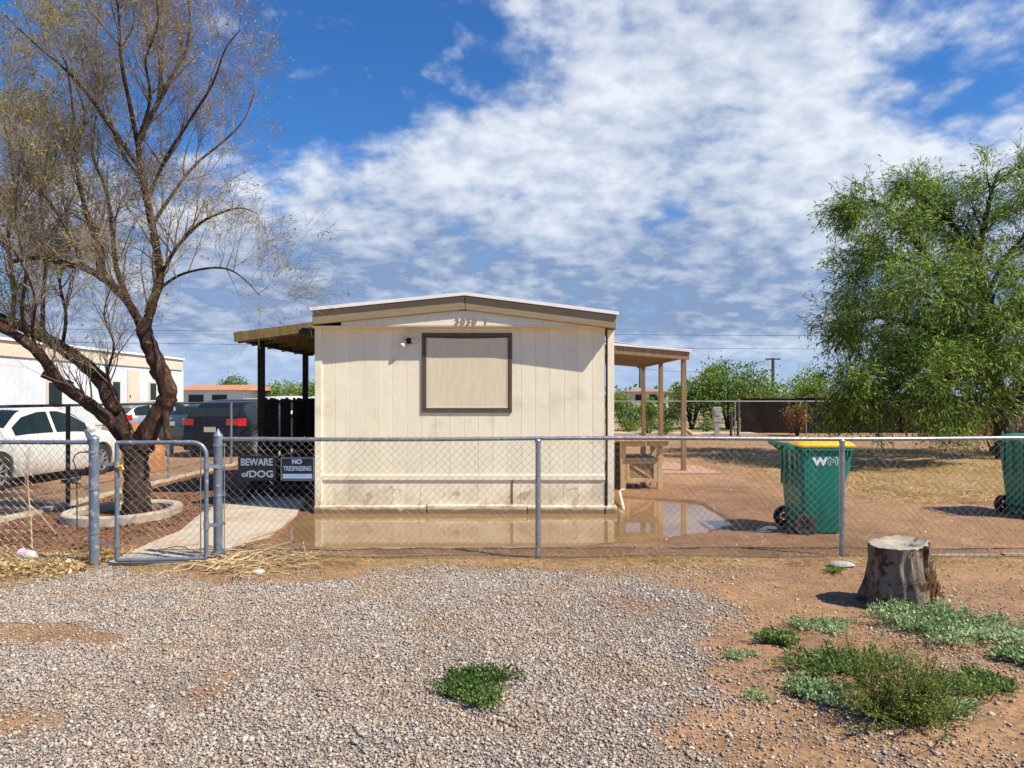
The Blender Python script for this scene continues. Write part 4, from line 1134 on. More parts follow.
def spawn(rng, out, pts, rr, level, maxl, P_, k, t0):
    n = len(pts) - 1
    tot = sum((pts[i + 1] - pts[i]).length for i in range(n))
    for j in range(int(k)):
        t = (t0 + (1 - t0) * rng.uniform()) * n; i = min(int(t), n - 1); f = t - i
        q = pts[i].lerp(pts[i + 1], f); dr = (pts[i + 1] - pts[i]).normalized()
        ax = Vector(rng.normal(size=3)).cross(dr)
        if ax.length < 1e-3: continue
        ax.normalize(); ang = rng.uniform(*P_['ang'])
        nd = Matrix.Rotation(ang, 3, ax) @ dr
        nd = (nd + Vector(P_.get('bias', (0, 0, 0.15)))).normalized()
        L = P_['len'][level + 1] * rng.uniform(0.55, 1.25) * (1.0 - 0.35 * t / n)
        r = min((rr[i] * (1 - f) + rr[i + 1] * f) * 0.6, P_['rad'][level + 1])
        grow(rng, out, q, nd, L, r, level + 1, maxl, P_)


def left_tree():
    rng = np.random.default_rng(11); YT = 10.15
    base = G(138, 516)
    root = thing('bare_tree', (base.x, base.y, 0), 'nearly leafless forked tree with rough brown bark inside the concrete ring', 'tree')
    out = {i: [] for i in range(5)}
    def limb(pp, r0, r1, Ys):
        n = len(pp); pts = []; rr = []
        # smooth with catmull
        ctrl = [P(x, y, Ys[0] + (Ys[1] - Ys[0]) * i / (n - 1)) for i, (x, y) in enumerate(pp)]
        for i in range(n - 1):
            p0, p1, p2, p3 = ctrl[max(i - 1, 0)], ctrl[i], ctrl[i + 1], ctrl[min(i + 2, n - 1)]
            for k in range(5):
                t = k / 5
                q = 0.5 * ((2 * p1) + (p2 - p0) * t + (2 * p0 - 5 * p1 + 4 * p2 - p3) * t * t + (3 * p1 - p0 - 3 * p2 + p3) * t ** 3)
                pts.append(q)
        pts.append(ctrl[-1]); m = len(pts)
        rr = [0.82 * (r0 + (r1 - r0) * i / (m - 1)) * (1 + 0.08 * math.sin(i * 1.7) * (1 if r0 > 0.06 else 0.3)) for i in range(m)]
        return pts, rr
    T = MB()
    trunk = limb([(136, 522), (137, 505), (137, 480), (136, 458), (140, 438)], 0.235, 0.175, (YT, YT))
    trunk[1][0] = 0.27; trunk[1][1] = 0.235; trunk[1][2] = 0.21
    mains = [trunk,
        limb([(143, 450), (150, 428), (163, 407), (168, 392), (160, 370), (152, 352), (145, 334), (142, 318)], 0.165, 0.115, (YT, YT - 0.1)),
        limb([(134, 450), (122, 428), (112, 405), (102, 382), (84, 364), (62, 348), (43, 337), (12, 322), (-35, 305)], 0.150, 0.080, (YT, YT + 0.5)),
        limb([(128, 448), (116, 428), (98, 411), (78, 396), (60, 383), (45, 361), (28, 344), (-2, 326), (-40, 318)], 0.115, 0.065, (YT, YT - 0.9)),
    ]
    ups = [
        limb([(145, 330), (152, 305), (160, 277), (156, 245), (150, 215), (142, 177), (138, 140)], 0.085, 0.045, (YT - 0.1, YT - 0.2)),
        limb([(141, 325), (133, 310), (120, 292), (104, 279), (84, 268), (66, 264), (40, 258), (10, 262)], 0.075, 0.03, (YT - 0.1, YT - 0.8)),
        limb([(100, 277), (97, 250), (88, 218), (80, 186), (74, 150), (73, 110), (66, 60)], 0.048, 0.012, (YT - 0.5, YT - 0.9)),
        limb([(138, 145), (150, 118), (165, 90), (178, 65), (186, 50), (190, 15), (180, -40)], 0.048, 0.010, (YT - 0.2, YT)),
        limb([(164, 92), (160, 60), (166, 20), (150, -30)], 0.028, 0.007, (YT - 0.2, YT + 0.5)),
        limb([(138, 145), (130, 105), (121, 60), (119, 20), (112, -40)], 0.042, 0.009, (YT - 0.2, YT - 0.9)),
        limb([(142, 170), (118, 138), (92, 100), (66, 70), (36, 45), (5, 15)], 0.042, 0.010, (YT - 0.2, YT - 0.3)),
        limb([(133, 310), (117, 270), (112, 230), (106, 190), (92, 150), (98, 90), (80, 30)], 0.05, 0.010, (YT - 0.1, YT + 1.1)),
        limb([(160, 277), (175, 250), (198, 225), (218, 214), (240, 208), (258, 214)], 0.034, 0.007, (YT - 0.1, YT - 0.9)),
        limb([(152, 225), (172, 195), (195, 165), (225, 140), (245, 118), (255, 90)], 0.034, 0.007, (YT - 0.1, YT + 0.8)),
        limb([(158, 290), (180, 275), (210, 268), (230, 270), (245, 280), (260, 296)], 0.026, 0.005, (YT - 0.1, YT - 1.4)),
        limb([(148, 200), (165, 160), (190, 120), (212, 85), (225, 50), (240, 30)], 0.032, 0.007, (YT, YT - 0.7)),
        limb([(43, 338), (43, 300), (46, 250), (40, 200), (48, 150), (40, 90)], 0.040, 0.008, (YT + 0.1, YT + 0.2)),
        limb([(12, 323), (14, 290), (8, 240), (14, 190), (6, 130), (-5, 70)], 0.045, 0.010, (YT + 0.3, YT)),
        limb([(62, 348), (66, 315), (60, 280), (70, 240), (62, 190), (68, 150)], 0.032, 0.007, (YT, YT + 0.9)),
        limb([(28, 344), (22, 310), (26, 270), (16, 220), (20, 160)], 0.034, 0.007, (YT - 0.6, YT - 1.2)),
        limb([(-30, 306), (-60, 260), (-80, 190), (-70, 110), (-60, 40)], 0.06, 0.012, (YT + 0.4, YT + 0.2)),
        limb([(104, 279), (100, 240), (84, 205), (76, 160), (84, 110), (60, 50), (50, 0)], 0.036, 0.008, (YT - 0.4, YT + 0.6)),
        limb([(84, 268), (70, 235), (52, 205), (30, 180), (18, 140), (0, 100)], 0.034, 0.007, (YT - 0.6, YT - 1.2)),
        limb([(150, 215), (140, 180), (120, 150), (108, 110), (96, 60), (100, 0)], 0.034, 0.007, (YT - 0.2, YT + 1.3)),
        limb([(138, 140), (150, 100), (146, 60), (158, 20), (150, -40)], 0.030, 0.007, (YT - 0.2, YT - 1.2)),
        limb([(118, 405), (108, 375), (114, 345), (104, 315), (112, 285)], 0.026, 0.006, (YT - 0.3, YT - 1.0)),
        limb([(45, 361), (32, 335), (35, 300), (20, 260), (-10, 220)], 0.03, 0.007, (YT - 0.3, YT - 1.5)),
    ]
    for pts, rr in mains: T.tube(pts, rr, 14, caps=True)
    for pts, rr in ups: T.tube(pts, rr, 9, caps=False)
    # knots and cut stubs
    a, b = P(92, 384, YT + 0.2), P(84, 380, YT - 0.05)
    for x, y, s in ((158, 372, .10), (170, 400, .09), (115, 408, .09), (146, 436, 0.15), (134, 446, 0.16)):
        q = P(x, y, YT); T.tube([q + Vector((0, 0, -s)), q, q + Vector((0, 0, s))], [s * .6, s * 1.15, s * .6], 9)
    for (x0, y0, x1, y1, r) in ((72, 386, 42, 374, 0.045), (112, 420, 126, 436, 0.05), (165, 412, 168, 440, 0.04)):
        T.tube([P(x0, y0, YT - 0.1), P(x1, y1, YT - 0.25)], [r * 1.3, r], 8)
    T.build('trunk', M['bark'], root, smooth=True, angle=80)
    PR = dict(seg=[0.2, 0.14, 0.10, 0.07, 0.06], wig=[0.1, 0.13, 0.14, 0.16, 0.2], trop=[0.1, 0.5, 0.15, -0.3, -0.5], rmin=0.0014,
              kids=[0, 6, 5, 3, 0], ang=(0.3, 0.95), len=[0, 0.95, 0.66, 0.42, 0.28], rad=[0, 0.015, 0.0065, 0.0036, 0.0022], bias=(-0.02, 0, 0.28))
    for pts, rr in ups: spawn(rng, out, pts, rr, 0, 4, PR, 12.5, 0.10)
    PR2 = dict(PR); PR2['bias'] = (0.0, 0, 0.3)
    for pts, rr in mains[2:]: spawn(rng, out, pts, rr, 0, 3, PR2, 12, 0.28)
    tw = MB(); lp = []
    for lv in (1, 2, 3, 4):
        for pts, rr in out[lv]:
            tw.tube(pts, rr, 4 if lv == 1 else 3, caps=False)
            if lv >= 3:
                for _ in range(1 + int(rng.uniform() < 0.5)):
                    if rng.uniform() < (0.9 if pts[0].x < -6.3 else 0.09):
                        q = pts[rng.integers(1, len(pts))]; lp.append(tuple(q))
    tw.build('twigs', M['twig'], root)
    lp = np.array(lp); lp = np.concatenate([lp + rng.normal(scale=0.025, size=lp.shape) for _ in range(2)])
    v, f = leaf_cloud(lp, 0.038, rng, 0.5, 2.0)
    mesh_np('leaves', v, f, M['sparse_leaf'], root)
    print('left tree', sum(len(out[k]) for k in out), len(lp))
    # ring round the trunk
    c = Vector((-5.27, 10.05, 0)); r_ = MB(); rings = []
    for i in range(49):
        a = 2 * math.pi * i / 48; w = 1 + 0.04 * math.sin(2.3 * a)
        ring = []
        for rr_, z in ((0.55, -0.05), (0.54, 0.09), (0.56, 0.115), (0.645, 0.12), (0.665, 0.10), (0.67, -0.05)):
            ring.append((c.x + rr_ * w * math.cos(a), c.y + rr_ * 1.3 * w * math.sin(a), z))
        rings.append(ring)
    r_.loft(rings, caps=False)
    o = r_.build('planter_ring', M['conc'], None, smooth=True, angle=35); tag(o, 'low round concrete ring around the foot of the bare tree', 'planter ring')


left_tree()


def right_tree():
    rng = np.random.default_rng(21); YT = 19.0
    base = G(1004, 397 + EYE * F / YT)
    root = thing('leafy_tree', (base.x, YT, 0), 'large drooping green feathery tree at the right edge of the photo', 'tree')
    out = {i: [] for i in range(5)}
    def limb(pp, r0, r1, Ys):
        n = len(pp); ctrl = [P(x, y, Ys[0] + (Ys[1] - Ys[0]) * i / (n - 1)) for i, (x, y) in enumerate(pp)]; pts = []
        for i in range(n - 1):
            p0, p1, p2, p3 = ctrl[max(i - 1, 0)], ctrl[i], ctrl[i + 1], ctrl[min(i + 2, n - 1)]
            for k in range(4):
                t = k / 4
                pts.append(0.5 * ((2 * p1) + (p2 - p0) * t + (2 * p0 - 5 * p1 + 4 * p2 - p3) * t * t + (3 * p1 - p0 - 3 * p2 + p3) * t ** 3))
        pts.append(ctrl[-1]); m = len(pts)
        return pts, [r0 + (r1 - r0) * i / (m - 1) for i in range(m)]
    L = [
        limb([(1006, 462), (1004, 430), (998, 400), (992, 370), (978, 335)], 0.26, 0.16, (YT, YT)),
        limb([(1006, 440), (1020, 405), (1035, 360), (1050, 320), (1060, 280), (1066, 250)], 0.18, 0.05, (YT, YT + 0.6)),
        limb([(978, 335), (955, 300), (935, 268), (908, 232), (890, 210), (872, 200)], 0.13, 0.02, (YT, YT - 0.8)),
        limb([(985, 345), (982, 300), (978, 255), (985, 222), (992, 190), (1000, 170)], 0.13, 0.02, (YT, YT + 0.3)),
        limb([(990, 365), (960, 345), (925, 328), (890, 318), (866, 318), (848, 330), (835, 352)], 0.11, 0.015, (YT, YT - 0.6)),
        limb([(992, 375), (970, 360), (940, 350), (905, 352), (875, 368), (856, 392)], 0.09, 0.015, (YT, YT - 2.2)),
        limb([(940, 275), (910, 262), (885, 258), (868, 265), (856, 285)], 0.06, 0.012, (YT - 0.3, YT + 1.5)),
        limb([(978, 255), (955, 228), (935, 208), (915, 195)], 0.06, 0.012, (YT, YT + 1.2)),
        limb([(985, 300), (1005, 260), (1028, 230), (1036, 205)], 0.07, 0.015, (YT, YT - 1.4)),
        limb([(985, 340), (960, 310), (940, 300), (915, 290)], 0.07, 0.015, (YT, YT - 2.4)),
        limb([(990, 360), (1000, 330), (990, 300), (975, 280)], 0.07, 0.015, (YT, YT - 3.0)),
        limb([(995, 380), (975, 372), (955, 375), (930, 390)], 0.07, 0.012, (YT, YT - 3.2)),
        limb([(1005, 400), (1030, 370), (1070, 340), (1120, 320), (1170, 320)], 0.14, 0.03, (YT, YT)),
        limb([(1050, 300), (1090, 260), (1130, 220), (1160, 200)], 0.08, 0.02, (YT, YT + 0.5)),
        limb([(1000, 390), (985, 360), (960, 330), (940, 320)], 0.09, 0.02, (YT, YT + 3.0)),
        limb([(1000, 380), (960, 360), (920, 350), (880, 345)], 0.09, 0.02, (YT, YT + 2.4)),
    ]
    L += [limb([(1003, 420), (985, 405), (968, 398), (950, 402)], 0.06, 0.012, (YT - 0.1, YT - 2.0)), limb([(1010, 400), (1000, 380), (1010, 350), (1020, 330)], 0.08, 0.012, (YT - 0.1, YT - 2.6)), limb([(960, 360), (930, 365), (900, 378), (880, 395)], 0.05, 0.012, (YT - 1.0, YT - 1.8))]
    T = MB()
    for pts, rr in L: T.tube(pts, rr, 9, caps=False)
    PR = dict(seg=[0.4, 0.30, 0.22, 0.16, 0.15], wig=[0.1, 0.12, 0.14, 0.14, 0.2], trop=[0, 0.1, -0.35, -0.75, -1.0], rmin=0.005,
              kids=[0, 6, 5, 0, 0], ang=(0.35, 1.0), len=[0, 1.12, 0.85, 0.68, 0.4], rad=[0, 0.035, 0.016, 0.008, 0.005], bias=(-0.05, 0, 0.06))
    for i, (pts, rr) in enumerate(L): spawn(rng, out, pts, rr, 0, 3, PR, 15 if i else 5, 0.30 if i else 0.75)
    for pts, rr in out[1]: T.tube(pts, rr, 5, caps=False)
    T.build('trunk', M['bark2'], root, smooth=True, angle=80)
    tw = MB()
    for lv in (2, 3):
        for pts, rr in out[lv]: tw.tube(pts, rr, 3, caps=False)
    tw.build('twigs', M['bark2'], root)
    lp = []; ld = []
    for lv, dn in ((1, 14), (2, 30), (3, 30)):
        for pts, rr in out[lv]:
            for i in range(len(pts) - 1):
                a, b = pts[i], pts[i + 1]; m = max(1, int((b - a).length * dn * 0.82))
                for _ in range(m):
                    q = a.lerp(b, rng.uniform()); lp.append((q.x, q.y, q.z)); ld.append(tuple((b - a).normalized()))
    lp = np.array(lp); ld = np.array(ld)
    keep = lp[:, 2] > 0.35; lp = lp[keep]; ld = ld[keep]
    d = ld * 0.9 + rng.normal(scale=0.5, size=ld.shape); d[:, 2] -= 0.25
    v, f = leaf_cloud(lp + rng.normal(scale=0.05, size=lp.shape), 0.115, rng, aspect=4.2, dirs=d)
    mesh_np('leaves', v, f, M['mesq_leaf'], root)
    q = P(985, 262, YT - 1.2); n = 700
    pp = rng.normal(scale=(0.42, 0.4, 0.25), size=(n, 3)) + np.array(q)
    v, f = leaf_cloud(pp, 0.11, rng, aspect=3); mesh_np('dead_leaves', v, f, M['brown_leaf'], root)
    print('right tree', len(lp))


right_tree()


def bush(name, px_, ybase_, w, h, mat, n, seed, label, cat, Yd=None, group=None, leaf=0.14, trunk=True, kind=None, lobes=9, top=None):
    """a shrub or tree crown of many small leaves in overlapping uneven lobes; w, h in metres"""
    rng = np.random.default_rng(seed)
    Yd = Yd; X = (px_ - HX) * Yd / F
    root = thing(name, (X, Yd, 0), label, cat, group)
    z0 = 0.15 * h if not trunk else 0.2 * h
    C_ = []; 
    for i in range(lobes):
        a = rng.uniform(0, 2 * math.pi); rr = rng.uniform(0.1, 0.75) * w / 2; zc = rng.uniform(0.30, 0.80) * h
        s = rng.uniform(0.28, 0.48) * w * (0.75 if zc > 0.6 * h else 1) * 0.72
        C_.append((X + rr * math.cos(a) * (1.15 - 0.5 * zc / h), Yd + rr * math.sin(a), zc, s, min(s, 0.36 * h)))
    C_.append((X, Yd, 0.6 * h, 0.3 * w, 0.38 * h))
    per = n // len(C_); pts = []
    for (x, y, z, s, sz) in C_:
        d = rng.normal(size=(per, 3)); d /= np.linalg.norm(d, axis=1, keepdims=True)
        q = d * (rng.uniform(0.2, 1.0, (per, 1)) ** 0.45) * (1 + 0.18 * rng.normal(size=(per, 1)))
        pts.append(np.array([x, y, z]) + q * np.array([s, s, sz]))
    pts = np.concatenate(pts); pts = pts[pts[:, 2] > 0.03]
    gap = np.array([mnoise.noise(Vector(p) * (2.2 / max(w, 1) * 2.4)) for p in pts.tolist()]); pts = pts[gap > -0.22]
    v, f = leaf_cloud(pts, leaf, rng, aspect=2.2)
    mesh_np('crown', v, f, mat, root)
    st = MB()
    for (x, y, z, s, sz) in C_[:7]:
        b = Vector((X + rng.normal() * 0.06 * w * 0.3, Yd, -0.03)); e = Vector((x, y, z)); mdl = b.lerp(e, 0.5) + Vector((0, 0, 0.1 * h))
        st.tube([b, mdl, e], [0.03 * h ** 0.8, 0.02 * h ** 0.8, 0.008 * h], 6)
    st.build('trunk', M['bark2'], root, smooth=True)
    return root


def background():
    # right-hand background bushes and trees
    G1 = 'bushes beyond the back fence'
    for i, a in enumerate([
        ('mesquite_tree', 728, 5.6, 3.2, 'far_leaf', 9000, 'broad round green bush behind the grey meter post, largest beyond the back fence', 37),
        ('mesquite_tree', 692, 3.3, 2.6, 'far_leaf', 5000, 'green bush left of the broad round one, right of the porch posts', 38),
        ('tall_tree', 712, 2.8, 4.3, 'far_leaf', 4200, 'taller narrow green tree rising above the broad bush', 52),
        ('lime_tree', 812, 6.6, 3.8, 'lime_leaf', 6500, 'bright lime green round tree behind the dark wall', 60),
        ('palm_bush', 620, 2.6, 1.9, 'far_leaf', 4200, 'green bush showing just right of the mobile home, below the porch roof', 47),
        ('round_bush', 650, 2.4, 1.3, 'far_leaf', 2600, 'low green bush between the two rear porch posts', 41),
        ('round_bush', 630, 1.7, 1.0, 'far_leaf_pale', 1500, 'small pale bush at the foot of the rearmost porch post', 35.5),
        ('round_bush', 672, 2.2, 1.3, 'far_leaf_pale', 2200, 'pale scrub bush between the front and middle porch posts', 43),
        ('round_bush', 750, 3.0, 1.8, 'far_leaf_pale', 2400, 'pale scrub bush at the left end of the dark wall', 45),
    ]):
        nm, px_, w, h, mt, n, lb, Yd = a
        bush(nm, px_, 0, w, h, M[mt], n, 100 + i, lb, 'tree' if 'tree' in nm else 'bush', Yd, G1, leaf=0.16 if Yd < 50 else 0.22)
    # low green weeds behind the right yard
    for i, (px_, Yd, w) in enumerate(((648, 32.0, 1.3), (668, 31.9, 0.9), (628, 33.6, 1.2), (706, 33.8, 1.3))):
        bush('low_weed', px_, 0, w, 0.65, M['far_leaf'], 900, 150 + i, ['low green weed clump by the pale pavement strip, behind the middle porch post', 'small green weed clump right of the middle porch post', 'green weed clump by the rearmost porch post', 'green weed clump on the bare ground near the meter post'][i], 'weed', Yd, 'weeds along the far pavement strip', leaf=0.10)
    bush('dry_bush', 797, 0, 1.5, 1.35, M['brown_leaf'], 2200, 170, 'orange brown dead bush against the dark wall', 'bush', 30.6, leaf=0.10)
    bush('dry_bush', 992, 0, 3.0, 1.25, M['brown_leaf'], 3600, 171, 'brown dead brush heaped under the drooping green tree', 'bush', 21.5, leaf=0.10)
    # left-hand background
    for i, a in enumerate([
        ('green_tree', 232, 3.6, 4.1, 'far_leaf', 3500, 'small round green tree above the orange tiled roof', 72),
        ('green_tree', 283, 7.0, 2.9, 'lime_leaf', 5500, 'bright green tree row seen left under the side porch roof', 66),
        ('green_tree', 312, 6.0, 2.8, 'far_leaf', 4500, 'bright green tree seen between the porch post and the mobile home wall', 64),
    ]):
        nm, px_, w, h, mt, n, lb, Yd = a
        bush(nm, px_, 0, w, h, M[mt], n, 200 + i, lb, 'tree', Yd, 'trees behind the parked cars', leaf=0.24)
    # far scrub as one mass to the horizon
    rng = np.random.default_rng(8); pts = []
    for i in range(420):
        a = rng.uniform(-0.85, 0.95); d = rng.uniform(95, 420); h = rng.uniform(1.2, 3.0) * (1 + d / 500)
        w = rng.uniform(2, 6); m = 60
        q = rng.normal(size=(m, 3)); q /= np.linalg.norm(q, axis=1, keepdims=True); q[:, 2] = np.abs(q[:, 2])
        pts.append(np.array([a * d, d, 0]) + q * rng.uniform(0.4, 1, (m, 1)) * np.array([w, w, h]))
    v, f = leaf_cloud(np.concatenate(pts), 1.1, rng, aspect=1.8)
    o = mesh_np('far_scrub', v, f, M['far_leaf']); tag(o, 'distant green scrub along the horizon', 'scrub', kind='stuff')
    # dark wall
    root = thing('dark_wall', (14, 33, 0), 'low dark brown boarded wall across the back right of the yard', 'wall')
    w = MB(); x = 10.25; i = 0
    while x < 34:
        ww = 2.38; w.box(x, x + ww, 33.0 + 0.01 * (i % 2), 33.12, -0.05, 1.56 + 0.02 * math.sin(i * 2.1)); x += 2.4; i += 1
    w.build('panel', M['dark_wall'], root)
    w = MB(); x = 10.24
    for k in range(10): w.box(x - 0.04 + 2.4 * k, x + 0.06 + 2.4 * k, 32.93, 32.995, -0.05, 1.62)
    w.build('wall_post', M['dark_wall'], root)
    w = MB(); w.box(10.2, 34, 32.97, 33.15, 1.60, 1.64); w.build('coping', M['pole'], root)
    # meter post
    root = thing('meter_box', (8.6, 31.0, 0), 'grey utility meter box on a short post near the dark wall', 'meter box')
    q = P(717, 408, 31.0)
    MB().box(q.x - 0.17, q.x + 0.17, 30.95, 31.1, 0.55, 1.2).build('box', M['grey_metal'], root, bevel=0.02)
    MB().box(q.x - 0.10, q.x + 0.10, 30.93, 30.948, 0.85, 1.08).build('cover', M['conc_grey'], root)
    MB().box(q.x - 0.09, q.x + 0.09, 30.97, 31.07, -0.05, 0.55).build('post', M['grey_metal'], root)
    for i, px_ in enumerate((731, 738)):
        q = P(px_, 0, 30.4); o = MB().tube([(q.x, 30.4, -0.1), (q.x + 0.02, 30.4, 0.95 + 0.5 * i)], 0.06, 8).build('wooden_stake', M['pole'], None)
        tag(o, ['short dark wooden stake between the meter box and the dark wall', 'tall dark wooden stake at the left end of the dark wall'][i], 'stake')
    q = P(686, 424, 31.0); o = MB().tube([(q.x - 0.25, 31, 0.55), (q.x, 31, 0.25), (q.x + 0.3, 31.1, 0.03), (q.x + 0.7, 31.1, 0.02)], [0.05, 0.08, 0.09, 0.05], 7).build('driftwood', M['dead_stem'], None, smooth=True)
    tag(o, 'pale curved piece of driftwood near the front porch post far back', 'driftwood')
    # utility pole and wires
    q = P(773, 358, 100); root = thing('utility_pole', (q.x, 100, 0), 'distant wooden utility pole above the dark wall', 'utility pole')
    MB().tube([(q.x, 100, -0.2), (q.x, 100, q.z)], [0.30, 0.20], 8).build('pole', M['pole'], root)
    MB().bar((q.x - 1.0, 100, q.z - 0.15), (q.x + 1.0, 100, q.z - 0.15), 0.2, 0.2).build('cross_arm', M['pole'], root)
    q2 = P(640, 366, 120); root = thing('utility_pole', (q2.x, 120, 0), 'thin distant utility pole seen between the porch posts', 'utility pole')
    MB().tube([(q2.x, 120, -0.2), (q2.x, 120, q2.z)], [0.22, 0.15], 8).build('pole', M['pole'], root)
    q3 = P(712, 372, 140)
    def wire(a, b, sag, name, lab, r):
        pts = [Vector(a).lerp(Vector(b), i / 24) - Vector((0, 0, sag * 4 * (i / 24) * (1 - i / 24))) for i in range(25)]
        o = MB().tube(pts, r, 4).build(name, M['cable'], None); tag(o, lab, 'cable', 'overhead cables')
    for k, (ya, yb) in enumerate(((339, 339.5), (352, 353))):
        wire(P(-300, ya - 16, 70), P(1350, yb - 4, 70), 0.45, 'overhead_cable', ['upper overhead cable crossing the sky right of the mobile home', 'lower overhead cable crossing the sky right of the mobile home'][k], 0.022)
    for px_ in (-300, 1350):
        q = P(px_, 325, 70); root = thing('utility_pole', (q.x, 70, 0), 'utility pole outside the photo on the %s that carries the cables' % ('left' if px_ < 0 else 'right'), 'utility pole')
        MB().tube([(q.x, 70, -0.2), (q.x, 70, q.z + 0.6)], [0.2, 0.14], 8).build('pole', M['pole'], root)
    wire((q2.x, 120, q2.z - 0.2), (P(773, 0, 100).x, 100, P(773, 358, 100).z - 0.1), 1.2, 'overhead_cable', 'thin slack cable between the two distant poles', 0.03)
    # far houses
    def house(px0, px1, ytop, yeave, Yd, wall, roof, lab, flat=False):
        a = P(px0, yeave, Yd); b = P(px1, yeave, Yd); t = P(0, ytop, Yd).z
        root = thing('house', ((a.x + b.x) / 2, Yd, 0), lab, 'house')
        MB().box(a.x, b.x, Yd, Yd + 8, 0, a.z).build('wall', wall, root)
        o_ = 0.5; r = MB()
        vs = [(a.x - o_, Yd - o_, a.z), (b.x + o_, Yd - o_, a.z), (b.x + o_, Yd + 8 + o_, a.z), (a.x - o_, Yd + 8 + o_, a.z), (a.x + (2.5 if not flat else 0), Yd + 4, t), (b.x - (2.5 if not flat else 0), Yd + 4, t)]
        r.add(vs, [(0, 1, 5, 4), (2, 3, 4, 5), (1, 2, 5), (3, 0, 4), (3, 2, 1, 0)]); r.build('roof', roof, root)
        for k in range(2):
            x = a.x + (b.x - a.x) * (0.3 + 0.35 * k)
            w_ = MB().box(x - 0.6, x + 0.6, Yd - 0.04, Yd - 0.003, a.z * 0.4, a.z * 0.82).build('window', M['glass'], root)
            MB().box(x - 0.68, x + 0.68, Yd - 0.06, Yd - 0.042, a.z * 0.34, a.z * 0.4).build('sill', M['white_paint'], w_)
    house(627, 668, 387.5, 391.5, 110, M['cream_paint'], M['brown_roof'], 'low distant house with brown roof seen between the rear porch posts')
    house(672, 708, 390, 392.5, 130, M['cream_paint'], M['brown_roof'], 'small distant house right of the porch, beyond the bushes')
    house(176, 243, 384, 390, 60, M['white_paint'], M['tile_roof'], 'white house with orange tiled roof behind the parked cars', True)
    # neighbour's long white mobile home
    X = -15.2; Y0, Y1 = 17.0, 34.0
    root = thing('mobile_home', (X - 2, 25, 0), 'long white mobile home with cream top band on the left behind the bare tree', 'mobile home')
    w = MB(); prof = []
    y = Y0
    while y < Y1: prof += [(X, y), (X, y + 0.28), (X - 0.015, y + 0.29), (X - 0.015, y + 0.31)]; y += 0.32
    vs = []
    for (a, b) in prof: vs += [(a, b, 0.6), (a, b, 2.85)]
    w.add(vs, [(2 * i, 2 * i + 2, 2 * i + 3, 2 * i + 1) for i in range(len(prof) - 1)])
    w.box(X - 4.2, X - 0.02, Y0, Y1, 0.6, 2.85); w.build('wall', M['white_paint'], root)
    MB().box(X - 4.25, X + 0.05, Y0 - 0.05, Y1 + 0.05, 2.852, 3.32).build('fascia', M['cream_paint'], root)
    MB().box(X - 4.3, X + 0.12, Y0 - 0.1, Y1 + 0.1, 3.322, 3.40).build('roof', M['white_metal'], root)
    MB().box(X - 4.1, X - 0.03, Y0 + 0.05, Y1 - 0.05, 0, 0.6).build('skirting', M['cream_paint'], root)
    for (ya, yb, za, zb) in ((24.2, 24.9, 1.3, 2.1), (28.1, 28.6, 1.3, 2.2), (31.0, 31.5, 1.5, 2.2)):
        f_ = MB().box(X + 0.004, X + 0.05, ya - 0.07, yb + 0.07, za - 0.07, zb + 0.07).build('window', M['cream_paint'], root)
        MB().box(X + 0.052, X + 0.058, ya, yb, za, zb).build('pane', M['glass'], f_)
    d = MB().box(X + 0.004, X + 0.06, 29.2, 30.1, 0.7, 2.7).build('door', M['cream_paint'], root)
    MB().box(X + 0.062, X + 0.08, 29.3, 29.36, 1.6, 1.7).build('handle', M['black'], d)


background()


